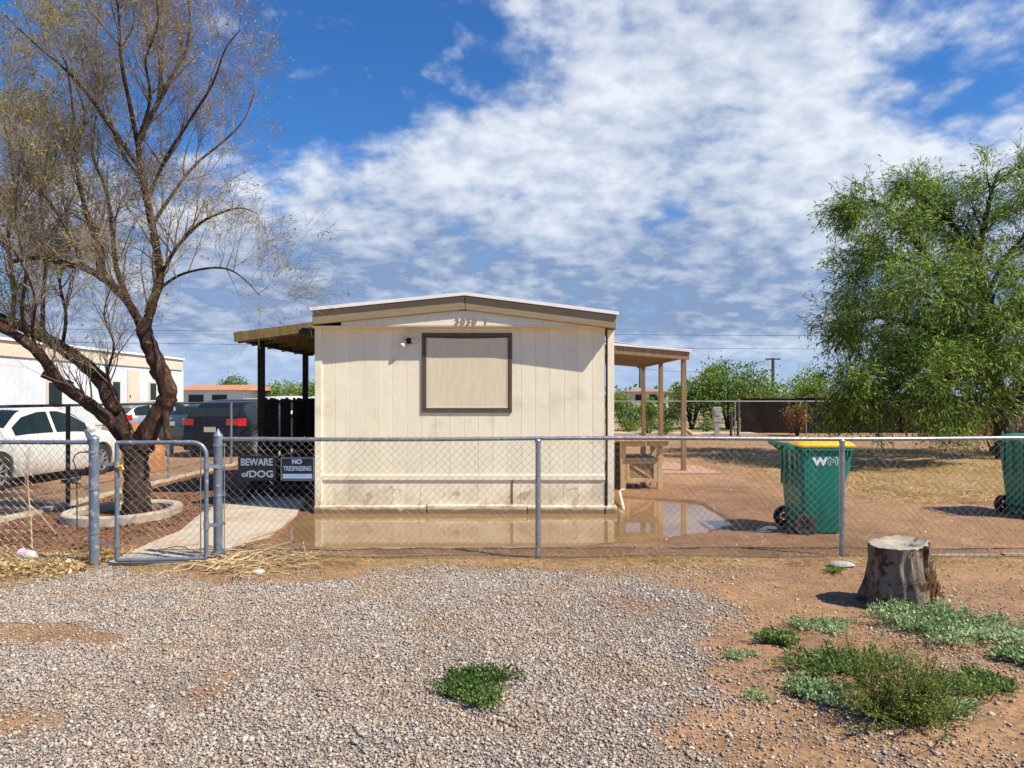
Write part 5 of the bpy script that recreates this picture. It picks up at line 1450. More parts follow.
# ------------------------------------------------------------------ vehicles
def car(name, label, X, Y, ang, L, Wd, H, paint, style='sedan', tail=True, cat='car', glass=None, wheel_r=0.32):
    """x forward from the rear bumper, origin at the rear axle centre on the ground"""
    root = thing(name, (X, Y, 0), label, cat, 'parked cars', ang)
    hw = Wd / 2; ra = 0.20 * L; fa = 0.80 * L      # axles from rear bumper
    if style == 'sedan':
        top = [(0, 0.62), (0.03, 0.78), (0.10, 0.92), (0.20, 0.96), (0.27, 1.06), (0.36, 1.33), (0.45, 1.43), (0.56, 1.44), (0.64, 1.36), (0.76, 1.03), (0.80, 0.96), (0.92, 0.84), (0.975, 0.74), (1.0, 0.55)]
        green = (0.235, 0.775)
        wins = ((0.29, 0.50), (0.52, 0.72))
    else:
        top = [(0, 0.70), (0.012, 0.95), (0.03, 1.10), (0.085, 1.36), (0.13, 1.50), (0.24, 1.60), (0.45, 1.63), (0.58, 1.60), (0.64, 1.50), (0.74, 1.14), (0.78, 1.06), (0.92, 0.96), (0.975, 0.86), (1.0, 0.6)]
        green = (0.035, 0.755)
        wins = ((0.09, 0.24), (0.26, 0.46), (0.48, 0.70))
    s = H / max(z for _, z in top)
    tx = [a * L for a, _ in top]; tz = [z * s for _, z in top]
    def ztop(x): return float(np.interp(x, tx, tz))
    belt = (0.93 if style == 'sedan' else 1.03) * s
    def zbelt(x): return min(belt - 0.05 * (x / L), ztop(x) - 0.015)
    R_ = wheel_r * 1.16
    def zbot(x):
        z = 0.20
        for c in (ra, fa):
            d = abs(x - c)
            if d < R_: z = max(z, wheel_r + math.sqrt(R_ * R_ - d * d))
        return z
    xs = sorted(set(list(np.linspace(0, L, 46)) + [c + R_ * q for c in (ra, fa) for q in (-1.001, -0.999, -0.9, -0.7, -0.4, 0, 0.4, 0.7, 0.9, 0.999, 1.001)] + tx))
    def sec(x):
        e = 1 - 0.17 * max(0, (0.13 * L - x) / (0.13 * L)) ** 1.6 - 0.20 * max(0, (x - 0.86 * L) / (0.14 * L)) ** 2
        w = hw * e; zb = zbot(x); zt = ztop(x); zl = zbelt(x)
        k = max(0, min(1, (zt - zl) / 0.45)); wr = w * (0.95 - 0.22 * k)
        zm = max(zb + 0.01, 0.55)
        return [(w * 0.93, zb), (w * 0.985, max(zb, 0.28) + 0.004), (w, max(zm, zb + 0.008)), (w * 0.985, max(zl - 0.04, zb + 0.012)), (w * 0.955, zl), (wr, zt - 0.05 * k - 0.006), (wr * 0.88, zt - 0.004), (wr * 0.5, zt + 0.012), (0, zt + 0.016)]
    rings = []
    for x in xs:
        h = sec(x); full = h + [(-a, b) for a, b in reversed(h[:-1])]
        rings.append([(x - ra, a, b) for a, b in full])
    body = MB().loft(rings, caps=True).build('body', paint, root, smooth=True, local=True, angle=38)
    MB().box(-ra + 0.05, L - ra - 0.1, -hw * 0.8, hw * 0.8, 0.22, 0.6).build('underbody', M['void'], root, local=True)
    gl = glass or M['glass']
    for sd in (1, -1):
        for (a, b) in wins:
            n = 12; vs = []
            for i in range(n + 1):
                x = (a + (b - a) * i / n) * L; h = sec(x); p4 = h[4]; p5 = h[5]
                for t in (0.10, 0.92):
                    vs.append((x - ra, sd * (p4[0] + (p5[0] - p4[0]) * t + 0.008), p4[1] + (p5[1] - p4[1]) * t))
            fs = [(2 * i, 2 * i + 2, 2 * i + 3, 2 * i + 1) for i in range(n)]
            MB().add(vs, fs).build('side_window', gl, root, local=True, smooth=True)
    # windscreen and rear window follow the sloping body
    for nm_, (a, b) in (('rear_window', (0.275, 0.385) if style == 'sedan' else (0.035, 0.085)), ('windscreen', (0.655, 0.755) if style == 'sedan' else (0.65, 0.745))):
        vs = []; n = 6
        for i in range(n + 1):
            x = (a + (b - a) * i / n) * L; h = sec(x); w = h[6][0] * 1.02; z = ztop(x)
            dx_ = -0.012 if nm_ == 'rear_window' else 0.012
            for q in (-1, -0.5, 0, 0.5, 1): vs.append((x - ra + dx_, w * q, z + 0.022 - (0.012 if abs(q) == 1 else 0)))
        fs = [(5 * i + k, 5 * i + k + 1, 5 * i + k + 6, 5 * i + k + 5) for i in range(n) for k in range(4)]
        MB().add(vs, fs).build(nm_, gl, root, local=True, smooth=True)
    for cxx in (0.0, fa - ra):
        for sd in (-1, 1):
            c = Vector((cxx, sd * (hw - 0.11), wheel_r)); rings = []
            for r_, o_ in ((0.62, -0.09), (0.95, -0.10), (1.0, -0.07), (1.0, 0.07), (0.95, 0.10), (0.70, 0.095), (0.66, 0.07)):
                rings.append([(c.x + wheel_r * r_ * math.cos(R(15 * k)), c.y + sd * o_, c.z + wheel_r * r_ * math.sin(R(15 * k))) for k in range(24)])
            wh = MB().loft(rings, caps=False).build('wheel', M['rubber'], root, smooth=True, local=True)
            rm = MB(); o_ = sd * 0.075
            rm.loft([[(c.x + wheel_r * q * math.cos(R(15 * k)), c.y + sd * y_, c.z + wheel_r * q * math.sin(R(15 * k))) for k in range(24)] for q, y_ in ((0.68, 0.085), (0.64, 0.09), (0.60, 0.05))], caps=False)
            rm.tube([(c.x, c.y + sd * 0.03, c.z), (c.x, c.y + sd * 0.085, c.z)], wheel_r * 0.17, 12)
            for k in range(9):
                a = R(40 * k + 10); rm.bar((c.x, c.y + sd * 0.07, c.z), (c.x + math.cos(a) * wheel_r * 0.64, c.y + sd * 0.07, c.z + math.sin(a) * wheel_r * 0.64), 0.02, 0.045, (0, 1, 0))
            rm.build('rim', M['rim'], wh, local=True)
            MB().tube([(c.x, c.y - 0.06, c.z), (c.x, c.y + sd * 0.03, c.z)], wheel_r * 0.63, 20).build('brake_disc', M['black'], wh, local=True)
    # mirrors, handles, lights
    for sd in (-1, 1):
        xm = 0.70 * L - ra; mb = MB(); rings = []
        for q, r_ in ((-0.1, 0.03), (-0.07, 0.075), (0.0, 0.09), (0.06, 0.07), (0.08, 0.02)): rings.append([(xm + q, sd * (hw + 0.08) + r_ * 0.9 * math.cos(R(45 * k)), belt + 0.05 + r_ * math.sin(R(45 * k))) for k in range(8)])
        mb.loft(rings).bar((xm, sd * hw * 0.9, belt), (xm, sd * (hw + 0.05), belt + 0.03), 0.04, 0.04); mb.build('mirror', paint, root, smooth=True, local=True)
        for a in ((0.46, 0.66) if style == 'sedan' else (0.42, 0.62)):
            x = a * L - ra; MB().box(x - 0.10, x + 0.06, sd * (hw - 0.01), sd * (hw + 0.018), belt - 0.17, belt - 0.14).build('door_handle', paint, root, local=True)
    zt = 0.86 * s if style == 'sedan' else 1.02 * s
    for sd in (-1, 1):
        x0 = -ra
        vs = []
        for x, w_ in ((0.30, 1.005), (0.10, 1.0), (0.035, 0.955), (-0.005 + 0.012, 0.80), (0.006, 0.50)):
            h = sec(max(x, 0.0))[2][0]; yv = sd * (h * 1.012 if x > 0.02 else hw * w_)
            hh = (0.10 if x > 0.02 else 0.085) * (1.25 if style == 'suv' else 1)
            vs += [(x0 + x - 0.018, yv, zt - hh), (x0 + x - 0.018 - (0 if style == 'sedan' else -0.0), yv, zt + hh * 0.6)]
        MB().add(vs, [(2 * i, 2 * i + 2, 2 * i + 3, 2 * i + 1) for i in range(4)] + [(2 * i + 1, 2 * i + 3, 2 * i + 2, 2 * i) for i in range(4)]).build('tail_light', M['tail'], root, local=True)
        MB().box(L - ra - 0.13, L - ra - 0.03, sd * hw * 0.50, sd * hw * 0.80, 0.62 * s, 0.74 * s).build('headlight', M['lampglass'], root, local=True, bevel=0.02)
    MB().box(-ra - 0.022, -ra - 0.006, -0.16, 0.16, 0.72 * s, 0.86 * s).build('number_plate', M['plate'], root, local=True)
    b = MB(); ring = lambda x_, g_: [(x_, y, z) for y, z in ((-hw * g_, 0.30), (hw * g_, 0.30), (hw * g_, 0.52), (-hw * g_, 0.52))]
    b.loft([ring(-ra - 0.06, 0.78), ring(-ra - 0.03, 0.90), ring(-ra + 0.06, 0.97)]); b.build('bumper', paint, root, local=True, bevel=0.02)
    return root


car('sedan_car', 'dusty white sedan parked at the left edge behind the chain link fence', -9.62, 12.7, R(85), 4.6, 1.76, 1.45, M['carwhite'], 'sedan')
car('suv_car', 'black crossover with red tail lights parked beyond the path', -7.95, 20.6, R(84), 4.5, 1.84, 1.56, M['carblack'], 'suv', wheel_r=0.36)
car('sedan_car', 'small dark teal sedan between the tree trunk and the black crossover', -11.2, 25.3, R(84), 4.3, 1.72, 1.36, M['cardark'], 'sedan')
car('suv_car', 'silver car seen through the fork of the bare tree', -14.3, 28.0, R(60), 4.4, 1.75, 1.45, M['carsilver'], 'suv')
car('suv_car', 'white tall vehicle whose roof shows above the black crossover', -9.7, 30.5, R(82), 4.9, 1.9, 1.66, M['carwhite'], 'suv', wheel_r=0.38)
car('suv_car', 'white vehicle glimpsed between the porch railing and the mobile home wall', -9.2, 36.0, R(86), 4.8, 1.9, 1.7, M['carwhite'], 'suv', wheel_r=0.38)


# ------------------------------------------------------------------ small plants in the foreground
def weed(px_, py, wpx, hpx, h, n, leaf, mat, seed, label, name='weed_plant', clumps=6, upright=0.0, stems=True, cat='weed', group=None):
    rng = np.random.default_rng(seed); c = G(px_, py); sx = wpx * c.y / F / 2
    y0 = G(px_, py + hpx / 2).y; y1 = G(px_, py - hpx / 2).y; sy = (y1 - y0) / 2
    root = thing(name, (c.x, c.y, gz(c.x, c.y)), label, cat, group)
    heads = []
    for i in range(clumps):
        a = rng.uniform(0, 2 * math.pi); r = math.sqrt(rng.uniform(0, 1)) * 0.85
        heads.append((c.x + sx * r * math.cos(a), c.y + sy * r * math.sin(a)))
    st = MB(); P_ = []; D_ = []
    runs = max(20, n // 34)
    for i in range(runs):
        hx, hy = heads[rng.integers(0, len(heads))]
        a = rng.uniform(0, 2 * math.pi); L = rng.uniform(0.35, 1.0) * max(sx, 0.12) * (0.85 if upright < 0.5 else 0.5)
        rise = h * rng.uniform(0.4, 1.1)
        pts = []
        for k in range(6):
            t = k / 5; x = hx + math.cos(a) * L * t + rng.normal() * 0.008; y = hy + math.sin(a) * L * t * min(1, sy / sx * 1.3) + rng.normal() * 0.008
            z = (rise * math.sin(t * 1.9) if upright < 0.5 else rise * t ** 0.8)
            pts.append(Vector((x, y, z)))
        for k in range(5):
            m = max(1, n // runs // 5)
            for _ in range(m):
                q = pts[k].lerp(pts[k + 1], rng.uniform()); P_.append((q.x, q.y, q.z)); d = rng.normal(size=3) * 0.8; d[2] = abs(d[2]) * 0.8 + 0.25; d[0] += math.cos(a) * 0.4; D_.append(d)
        if stems and i % 2 == 0: st.tube([p + Vector((0, 0, gz(c.x, c.y))) for p in pts], [0.003, 0.0028, 0.0025, 0.002, 0.0018, 0.0014], 3, caps=False)
    P_ = np.array(P_) + rng.normal(scale=0.008, size=(len(P_), 3)); P_[:, 2] = np.abs(P_[:, 2]) + 0.004 + ground_z(P_[:, 0], P_[:, 1])
    v, f = leaf_cloud(P_, leaf, rng, aspect=1.9, dirs=np.array(D_)); mesh_np('leaves', v, f, mat, root)
    if stems and st.n: st.build('stems', M['dead_stem'] if upright > 0.5 else M['shrub_stem'], root)
    return root


M['shrub_stem'] = pm('green_brown_stem', (0.15, 0.14, 0.05), (0.10, 0.10, 0.035), 5, 0.8)
GW = 'low weeds around the stump'
weed(478, 696, 76, 40, 0.055, 5200, 0.020, M['deep_weed_leaf'], 1, 'small dark green weed alone on the gravel', clumps=8)
weed(962, 634, 125, 50, 0.085, 13000, 0.024, M['grey_weed_leaf'], 2, 'wide silvery green weed patch right of the stump', clumps=16, group=GW)
weed(1020, 665, 46, 24, 0.06, 3000, 0.022, M['grey_weed_leaf'], 3, 'silvery green weed patch at the right edge below the wide one', clumps=6, group=GW)
weed(771, 641, 44, 28, 0.06, 2600, 0.020, M['weed_leaf'], 4, 'small round green weed left of the upright shrub', clumps=5, group=GW)
weed(815, 630, 62, 20, 0.045, 2400, 0.018, M['grey_weed_leaf'], 5, 'thin weed strip between the stump and the round weed', clumps=5, group=GW)
weed(738, 659, 40, 9, 0.025, 700, 0.014, M['grey_weed_leaf'], 6, 'sparse flat weed furthest left at the gravel edge', clumps=4, group=GW)
weed(842, 672, 110, 26, 0.055, 3800, 0.022, M['weed_leaf'], 7, 'bright green weed mat behind the upright shrub', clumps=12, group=GW)
weed(820, 702, 62, 28, 0.05, 2800, 0.022, M['grey_weed_leaf'], 8, 'blue green weed mat left of the upright shrub', clumps=7, group=GW)
weed(950, 690, 76, 26, 0.05, 2600, 0.022, M['weed_leaf'], 9, 'bright green weed mat at the right foot of the upright shrub', clumps=8, group=GW)
weed(948, 716, 50, 20, 0.05, 2000, 0.02, M['grey_weed_leaf'], 10, 'pale weed clump right below the upright shrub', clumps=5, group=GW)
weed(1003, 693, 36, 16, 0.04, 900, 0.018, M['weed_leaf'], 12, 'small weed clump near the right edge', clumps=4, group=GW)
weed(752, 697, 16, 9, 0.03, 300, 0.014, M['grey_weed_leaf'], 13, 'tiny weed tuft nearest the gravel', clumps=2, group=GW)
weed(830, 571, 26, 9, 0.04, 500, 0.018, M['weed_leaf'], 14, 'small weed tuft left of the concrete post footing', clumps=3, group=GW)
weed(925, 560, 40, 10, 0.03, 260, 0.016, M['weed_leaf'], 15, 'sparse weed tuft behind the stump', clumps=3, group=GW)


def shrub():
    rng = np.random.default_rng(77); c = G(905, 722)
    root = thing('upright_shrub', (c.x, c.y, 0), 'feathery upright green shrub growing among the low weeds', 'shrub', GW)
    st = MB(); P_ = []; D_ = []
    for i in range(120):
        a = rng.uniform(0, 2 * math.pi); b = c + Vector((rng.normal() * 0.07 , rng.normal() * 0.05, 0))
        tilt = rng.uniform(0.10, 1.15); L = rng.uniform(0.15, 0.38) * (1.15 if math.cos(a) < 0 else 0.95)
        d = Vector((math.sin(tilt) * math.cos(a), math.sin(tilt) * math.sin(a) * 0.8, math.cos(tilt)))
        pts = [b + Vector((0, 0, 0.0))]
        for k in range(6):
            d = (d + Vector(rng.normal(size=3)) * 0.14 + Vector((0, 0, -0.03))).normalized(); pts.append(pts[-1] + d * L / 6)
        for p in pts: p.z = max(p.z, 0.01)
        st.tube(pts, [0.0035, 0.003, 0.003, 0.0025, 0.002, 0.0016, 0.0012], 3, caps=False)
        for k in range(1, 6):
            for _ in range(3):
                q = pts[k].lerp(pts[k + 1], rng.uniform()); e = (d + Vector(rng.normal(size=3)) * 0.8).normalized(); l2 = rng.uniform(0.03, 0.09)
                st.tube([q, q + e * l2], [0.0014, 0.0008], 3, caps=False)
                for _ in range(9):
                    w = q + e * l2 * rng.uniform(); P_.append(tuple(w)); D_.append(rng.normal(size=3) * 0.7 + np.array(e))
    st.build('stems', M['shrub_stem'], root)
    P_ = np.array(P_) + rng.normal(scale=0.003, size=(len(P_), 3)); P_[:, 2] = np.maximum(P_[:, 2], 0.006)
    v, f = leaf_cloud(P_, 0.0115, rng, aspect=2.2, dirs=np.array(D_)); mesh_np('leaves', v, f, M['shrub_leaf'], root)
    c2 = G(862, 690)
    root = thing('upright_shrub', (c2.x, c2.y, 0), 'thin wispy brown green sprig behind the upright shrub', 'shrub', GW)
    st = MB(); P_ = []
    for i in range(26):
        a = rng.uniform(0, 2 * math.pi); t = rng.uniform(0.05, 0.5); L = rng.uniform(0.2, 0.36)
        d = Vector((math.sin(t) * math.cos(a), math.sin(t) * math.sin(a), math.cos(t))); pts = [c2 + Vector((rng.normal() * 0.02, 0, 0))]
        for k in range(5): d = (d + Vector(rng.normal(size=3)) * 0.12).normalized(); pts.append(pts[-1] + d * L / 5)
        st.tube(pts, [0.003, 0.0025, 0.002, 0.0018, 0.0014, 0.001], 3, caps=False)
        for k in range(1, 5):
            for _ in range(14): P_.append(tuple(pts[k].lerp(pts[k + 1], rng.uniform()) + Vector(rng.normal(size=3)) * 0.012))
    st.build('stems', M['shrub_stem'], root); v, f = leaf_cloud(np.array(P_), 0.012, rng, aspect=2.2); mesh_np('leaves', v, f, M['shrub_leaf'], root)


shrub()


# ------------------------------------------------------------------ straw, litter, small debris
def strands(name, label, cat, pts, L, r, mat, rng, lift=0.03, flat=True):
    """thin dry blades lying and leaning, 3-vertex ribbons"""
    n = len(pts); a = rng.uniform(0, 2 * math.pi, n); el = rng.uniform(-0.05, 0.35, n) if flat else rng.uniform(0.2, 1.3, n)
    L = L * rng.uniform(0.4, 1.3, n)
    d = np.stack([np.cos(a) * np.cos(el), np.sin(a) * np.cos(el), np.sin(el)], -1)
    sd = np.stack([-np.sin(a), np.cos(a), rng.uniform(-0.6, 0.6, n)], -1) * r
    m = pts + d * (L * 0.5)[:, None] + np.stack([np.zeros(n), np.zeros(n), L * 0.10], -1)
    e = pts + d * L[:, None] + rng.normal(scale=0.006, size=(n, 3))
    e[:, 2] = np.maximum(e[:, 2], pts[:, 2] * 0.5)
    v = np.stack([pts - sd, pts + sd, m + sd, m - sd, e + sd * 0.2, e - sd * 0.2], 1).reshape(-1, 3)
    b = (np.arange(n) * 6)[:, None]
    f = np.concatenate([b + np.array([[0, 1, 2, 3]]), b + np.array([[3, 2, 4, 5]])])
    o = mesh_np(name, v, f, mat); tag(o, label, cat, kind='stuff'); return o


def debris():
    rng = np.random.default_rng(31)
    def on(x, y, dz=0.004): return np.stack([x, y, ground_z(x, y) + dz], -1)
    # straw strip under the fence
    n = 9500; x = rng.uniform(-3.6, 6.0, n); y = 7.22 + rng.normal(scale=0.17, size=n) + 0.06 * np.sin(x * 2)
    k = rng.uniform(size=n) < np.clip(fbm(x, y, 1.3, 71) * 2.3 - 0.65, 0.03, 1) * np.interp(x, [-3, 0, 6], [1, 0.8, 0.55]); x, y = x[k], y[k]
    strands('dry_grass', 'dry straw lying along the foot of the front fence', 'dry grass', on(x, y, 0.006), 0.085, 0.0016, M['straw'], rng)
    n = 6000; x = rng.uniform(-3.8, 6.4, n); y = 7.15 + rng.normal(scale=0.20, size=n)
    k = rng.uniform(size=n) < np.clip(fbm(x, y, 2.1, 73) * 2.4 - 0.8, 0.02, 1); x, y = x[k], y[k]
    strands('dry_twigs', 'brown dead stems and twigs tangled in the straw under the front fence', 'twigs', on(x, y, 0.006), 0.07, 0.0018, M['brown_litter'], rng)
    # left corner heap
    n = 6500; x = rng.uniform(-6.2, -3.95, n); y = 7.15 + rng.normal(scale=0.30, size=n)
    k = (y > 6.5); x, y = x[k], y[k]
    p = on(x, y); p[:, 2] += 0.05 * np.exp(-((y - 7.1) / 0.3) ** 2) * rng.uniform(0, 1, len(x))
    strands('dry_grass', 'tan dead leaves and straw heaped left of the gate', 'dry grass', p, 0.06, 0.0045, M['straw'], rng)
    n = 2600; x = rng.uniform(-6.3, -3.95, n); y = 7.0 + rng.normal(scale=0.26, size=n)
    p = on(x, y, 0.012); p[:, 2] += 0.05 * rng.uniform(0, 1, n) * np.exp(-((y - 7.0) / 0.3) ** 2)
    M['pale_litter'] = leaf_mat('pale_dead_leaves', (0.30, 0.18, 0.08), (0.55, 0.38, 0.20), (0.80, 0.66, 0.46), 0.25)
    v, f = leaf_cloud(p, 0.042, rng, aspect=1.9, dirs=np.stack([rng.normal(size=n), rng.normal(size=n), rng.uniform(-0.1, 0.5, n)], -1))
    o = mesh_np('leaf_litter', v, f, M['pale_litter']); tag(o, 'pale curled dead leaves heaped left of the gate', 'leaf litter', kind='stuff')
    # leaf litter in the left yard
    n = 16000; x = rng.uniform(-6.5, -2.9, n); y = rng.uniform(7.3, 16, n)
    k = rng.uniform(size=n) < np.clip(fbm(x, y, 0.9, 81) * 2 - 0.5, 0, 1); x, y = x[k], y[k]
    path_ = (x > -4.35 + (y - 7) * 0.07) & (x < -2.6) & (y < 12.2); x, y = x[~path_], y[~path_]
    v, f = leaf_cloud(on(x, y, 0.006), 0.045, rng, aspect=1.8, dirs=np.stack([rng.normal(size=len(x)), rng.normal(size=len(x)), rng.uniform(-0.1, 0.35, len(x))], -1))
    o = mesh_np('leaf_litter', v, f, M['brown_litter']); tag(o, 'brown leaf litter over the left yard', 'leaf litter', kind='stuff')
    # dry grass in the right yard
    n = 52000; x = rng.uniform(4.2, 17.0, n); y = rng.uniform(11.0, 23.5, n)
    k = rng.uniform(size=n) < np.clip(fbm(x, y, 0.45, 91) * 2.4 - 0.75, 0, 1) * sst(4.6, 6.6, x + (y - 12) * 0.10); x, y = x[k], y[k]
    strands('dry_grass', 'yellow dry grass patch in the right yard behind the bins', 'dry grass', on(x, y), 0.16, 0.005, M['straw'], rng)
    n = 2600; x = rng.uniform(-5.5, 1.6, n); y = rng.uniform(3.2, 7.0, n); k = rng.uniform(size=n) < np.clip(fbm(x, y, 0.8, 23) * 3 - 1.1, 0.04, 1); x, y = x[k], y[k]
    strands('dry_grass', 'loose straw and dry leaves scattered over the gravel', 'dry grass', on(x, y, 0.010), 0.045, 0.0022, M['straw'], rng)
    n = 5200; x = rng.uniform(1.3, 4.6, n); y = rng.uniform(3.4, 6.6, n); k = rng.uniform(size=n) < np.clip(fbm(x, y, 1.7, 29) * 3.2 - 1.45, 0.0, 1); x, y = x[k], y[k]; n = len(x)
    x = x + rng.normal(scale=0.02, size=n); P3 = on(x, y, 0.003)
    v, f = leaf_cloud(P3, 0.013, rng, aspect=1.8, dirs=np.stack([rng.normal(size=n), rng.normal(size=n), rng.uniform(0.1, 0.9, n)], -1))
    o = mesh_np('ground_cover', v, f, M['grey_weed_leaf']); tag(o, 'sparse tiny green seedlings on the dirt around the stump', 'seedlings', kind='stuff')
    # scattered twigs over dirt
    n = 900; x = rng.uniform(0.5, 6.0, n); y = rng.uniform(4.0, 9.2, n)
    k = puddle_depth(x, y) < -0.005; x, y = x[k], y[k]
    strands('dry_twigs', 'small dry twigs scattered on the bare dirt', 'twigs', on(x, y, 0.004), 0.05, 0.0016, M['brown_litter'], rng)
    # clods and pebbles on the bare dirt
    n = 5200; x = rng.uniform(-2.5, 9, n); y = rng.uniform(3.2, 13, n); s = rng.lognormal(math.log(0.007), 0.4, n).clip(0.003, 0.022)
    k = (puddle_depth(x, y) < -0.004) & ((x > 0.6) | (y > 7.1)) & (fbm(x, y, 1.1, 95) > 0.42); x, y, s = x[k], y[k], s[k]; n = len(x)
    ov = np.array([(1, 0, 0), (-1, 0, 0), (0, 1, 0), (0, -1, 0), (0, 0, 1), (0, 0, -1)], float); of = np.array([(0, 2, 4), (2, 1, 4), (1, 3, 4), (3, 0, 4), (2, 0, 5), (1, 2, 5), (3, 1, 5), (0, 3, 5)])
    v = ov[None] * (1 + rng.uniform(-0.3, 0.3, (n, 6, 3))) * s[:, None, None] * np.array([1.2, 1, 0.7]) + on(x, y, 0.002)[:, None, :]
    v[..., :2] += rng.normal(scale=0.25, size=(n, 6, 2)) * s[:, None, None]
    f = (of[None] + (np.arange(n) * 6)[:, None, None]).reshape(-1, 3)
    M['clod'] = pm('dirt_clod', (0.42, 0.27, 0.17), (0.52, 0.42, 0.33), 8, 0.9, island=0.35)
    o = mesh_np('dirt_clods', v.reshape(-1, 3), f, M['clod']); tag(o, 'clods and pebbles lying on the bare dirt', 'pebbles', kind='stuff')
    # pile of dry branches right of the gate
    root = thing('brush_pile', (-2.6, 7.05, 0), 'tangled pile of dry tan branches on the ground right of the gate post', 'brush pile')
    mb = MB(); r2 = random.Random(3)
    for i in range(150):
        c0 = G(r2.gauss(252, 26), r2.gauss(566, 6)); a = r2.uniform(-0.5, 0.7) + (math.pi if r2.random() < 0.4 else 0); L = r2.uniform(0.2, 0.62); z = r2.uniform(0.01, 0.06)
        pts = []; 
        for k in range(7):
            t = k / 6; pts.append(Vector((c0.x + math.cos(a) * L * t, c0.y + math.sin(a) * L * t * 0.7, z + 0.16 * math.sin(t * math.pi) * r2.uniform(0.3, 1.0) * (L - 0.1) + 0.006)))
            a += r2.gauss(0, 0.28)
        rr_ = r2.choice([0.003, 0.004, 0.006, 0.008]); mb.tube(pts, [rr_ * (1 - 0.1 * k) for k in range(7)], 5)
    mb.build('branches', M['dead_stem'], root, smooth=True)
    # two long arched sticks
    m2 = MB()
    for pp in ([(240, 573), (262, 560), (288, 553), (303, 549), (306, 558)], [(228, 566), (250, 548), (276, 541), (292, 545)], [(215, 575), (240, 562), (270, 560), (300, 566)]):
        m2.tube([G(x, y) + Vector((0, 0, 0.05 + 0.06 * math.sin(i * 0.9))) for i, (x, y) in enumerate(pp)], [0.011, 0.010, 0.009, 0.007, 0.004][:len(pp)], 6)
    m2.build('long_branches', M['dead_stem'], root, smooth=True)
    def stone(px_, py, s, mat, name, label, cat, seed, group=None, sq=0.5):
        c = G(px_, py); rngs = random.Random(seed); bm_ = MB(); rings = []
        for k in range(7):
            th = math.pi * k / 6; rings.append([(c.x + s * math.sin(th) * math.cos(R(36 * q)) * (1 + 0.25 * mnoise.noise(Vector((q * 0.8, k, seed)))), c.y + s * 0.8 * math.sin(th) * math.sin(R(36 * q)) * (1 + 0.25 * mnoise.noise(Vector((q * 0.8, k, seed + 5)))), gz(c.x, c.y) + s * sq * 0.6 - s * sq * math.cos(th)) for q in range(10)])
        o = bm_.loft(rings).build(name, mat, None, smooth=True, angle=50); tag(o, label, cat, group); return o
    stone(258, 575, 0.062, M['white_stone'], 'white_stone', 'white stone in front of the brush pile', 'stone', 1)
    stone(842, 568, 0.12, M['conc_grey'], 'post_footing', 'pale concrete footing at the foot of the right fence post', 'footing', 2, sq=0.25)
    for i, (px_, py, s) in enumerate(((58, 562, .03), (72, 566, .025), (12, 566, .035), (82, 560, .025), (40, 569, .022), (66, 556, .03))):
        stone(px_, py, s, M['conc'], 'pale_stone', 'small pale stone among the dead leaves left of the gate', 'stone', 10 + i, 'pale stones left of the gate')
    # crumpled plastic cup
    c = G(30, 561); a = Vector((0.07, -0.02, 0.0)); root = thing('plastic_bottle', (c.x, c.y, 0.0), 'crushed pink and white plastic bottle on the dead leaves', 'bottle')
    b0 = Vector((c.x - 0.10, c.y, 0.075)); b1 = Vector((c.x + 0.09, c.y - 0.04, 0.05))
    MB().tube([b0.lerp(b1, t) + Vector((0, 0, 0.006 * math.sin(t * 20))) for t in (0, 0.05, 0.2, 0.4, 0.6)], [0.03, 0.052, 0.055, 0.046, 0.055], 12).build('label_band', M['pink'], root, smooth=True)
    MB().tube([b0.lerp(b1, t) for t in (0.6, 0.75, 0.9, 1.0, 1.04)], [0.054, 0.052, 0.03, 0.018, 0.018], 12).build('bottle_neck', M['lampglass'], root, smooth=True)
    # tall dry stalk
    root = thing('dry_stalk', (G(32, 548).x, G(32, 548).y, 0), 'tall brown dry weed stalk in front of the left fence', 'weed')
    s = MB(); q0 = G(32, 548); yb = q0.y
    s.tube([q0, P(31, 520, yb), P(29, 500, yb), P(27, 472, yb)], [0.008, 0.007, 0.006, 0.004], 6)
    s.tube([P(30, 505, yb), P(42, 516, yb), P(56, 534, yb - 0.1)], [0.005, 0.004, 0.003], 5); s.tube([P(30, 508, yb), P(22, 500, yb), P(16, 492, yb)], [0.004, 0.003, 0.002], 5)
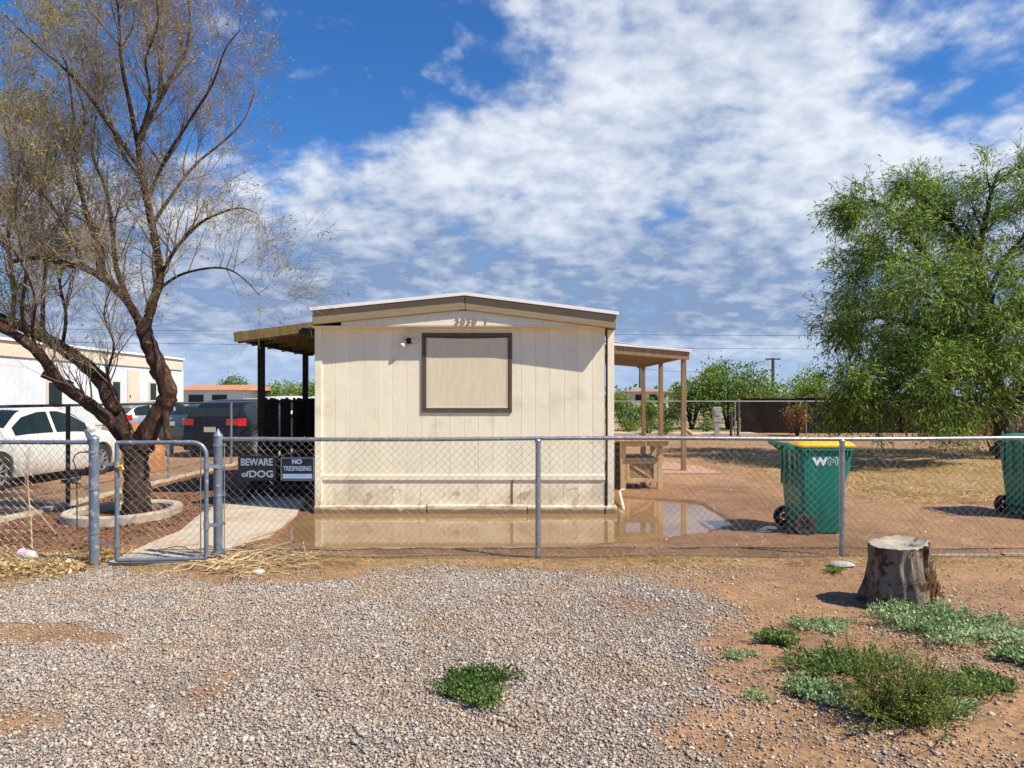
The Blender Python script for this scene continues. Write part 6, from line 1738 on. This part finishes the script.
    for i in range(14): a = P(27 + i % 3 - 1, 472 + i * 1.2, yb); s.tube([a, a + Vector((0.02 * math.sin(i * 2), 0, 0.03))], [0.008, 0.002], 4)
    s.build('stem', M['dead_stem'], root)
    # garden hook with wire coils
    yb = 8.6; root = thing('garden_hook', (P(77, 0, yb).x, yb, 0), 'dark metal shepherd hook with wire coils behind the left fence', 'garden hook')
    s = MB(); s.tube([P(77, 530, yb), P(77, 500, yb), P(76.5, 470, yb), P(73, 460, yb), P(75, 455, yb), P(80, 452, yb), P(84, 452.5, yb)], 0.007, 6); s.build('stake', M['black'], root)
    s = MB()
    for j in range(4):
        s.tube([P(71, 486 - j * 1.8, yb) + Vector((0.10 * math.cos(k * 0.55 + j), 0.10 * math.sin(k * 0.55 + j), 0.006 * k)) for k in range(12)], 0.006, 5)
    s.build('coil', M['black'], root)
    # tarp pile, bucket, block
    root = thing('tarp_pile', (P(136, 0, 16.6).x, 16.8, 0), 'orange brown tarp over a low pile behind the tree fork', 'tarp')
    rings = []
    cpx = P(137, 0, 16.8).x
    for k in range(8):
        t = k / 7; rings.append([(cpx + 0.62 * (1 - 0.55 * t ** 2) * math.cos(R(20 * q)) * (1 + 0.16 * mnoise.noise(Vector((q, k * 0.5, 1)))), 16.8 + 0.5 * (1 - 0.5 * t ** 2) * math.sin(R(20 * q)), 1.02 * t + 0.06 * mnoise.noise(Vector((q * 0.7, k, 4)))) for q in range(18)])
    MB().loft(rings).build('tarp', M['tarp'], root, smooth=True)
    c = G(168, 456); root = thing('bucket', (c.x, c.y, 0), 'pale grey bucket on the driveway beyond the gate', 'bucket')
    MB().tube([(c.x, c.y, 0), (c.x, c.y, 0.36)], [0.13, 0.155], 16).build('pail', M['grey_metal'], root, smooth=True)
    MB().tube([(c.x - 0.155, c.y, 0.33), (c.x - 0.1, c.y - 0.08, 0.22), (c.x, c.y - 0.14, 0.2), (c.x + 0.1, c.y - 0.08, 0.22), (c.x + 0.155, c.y, 0.33)], 0.006, 5).build('handle', M['black'], root)


debris()
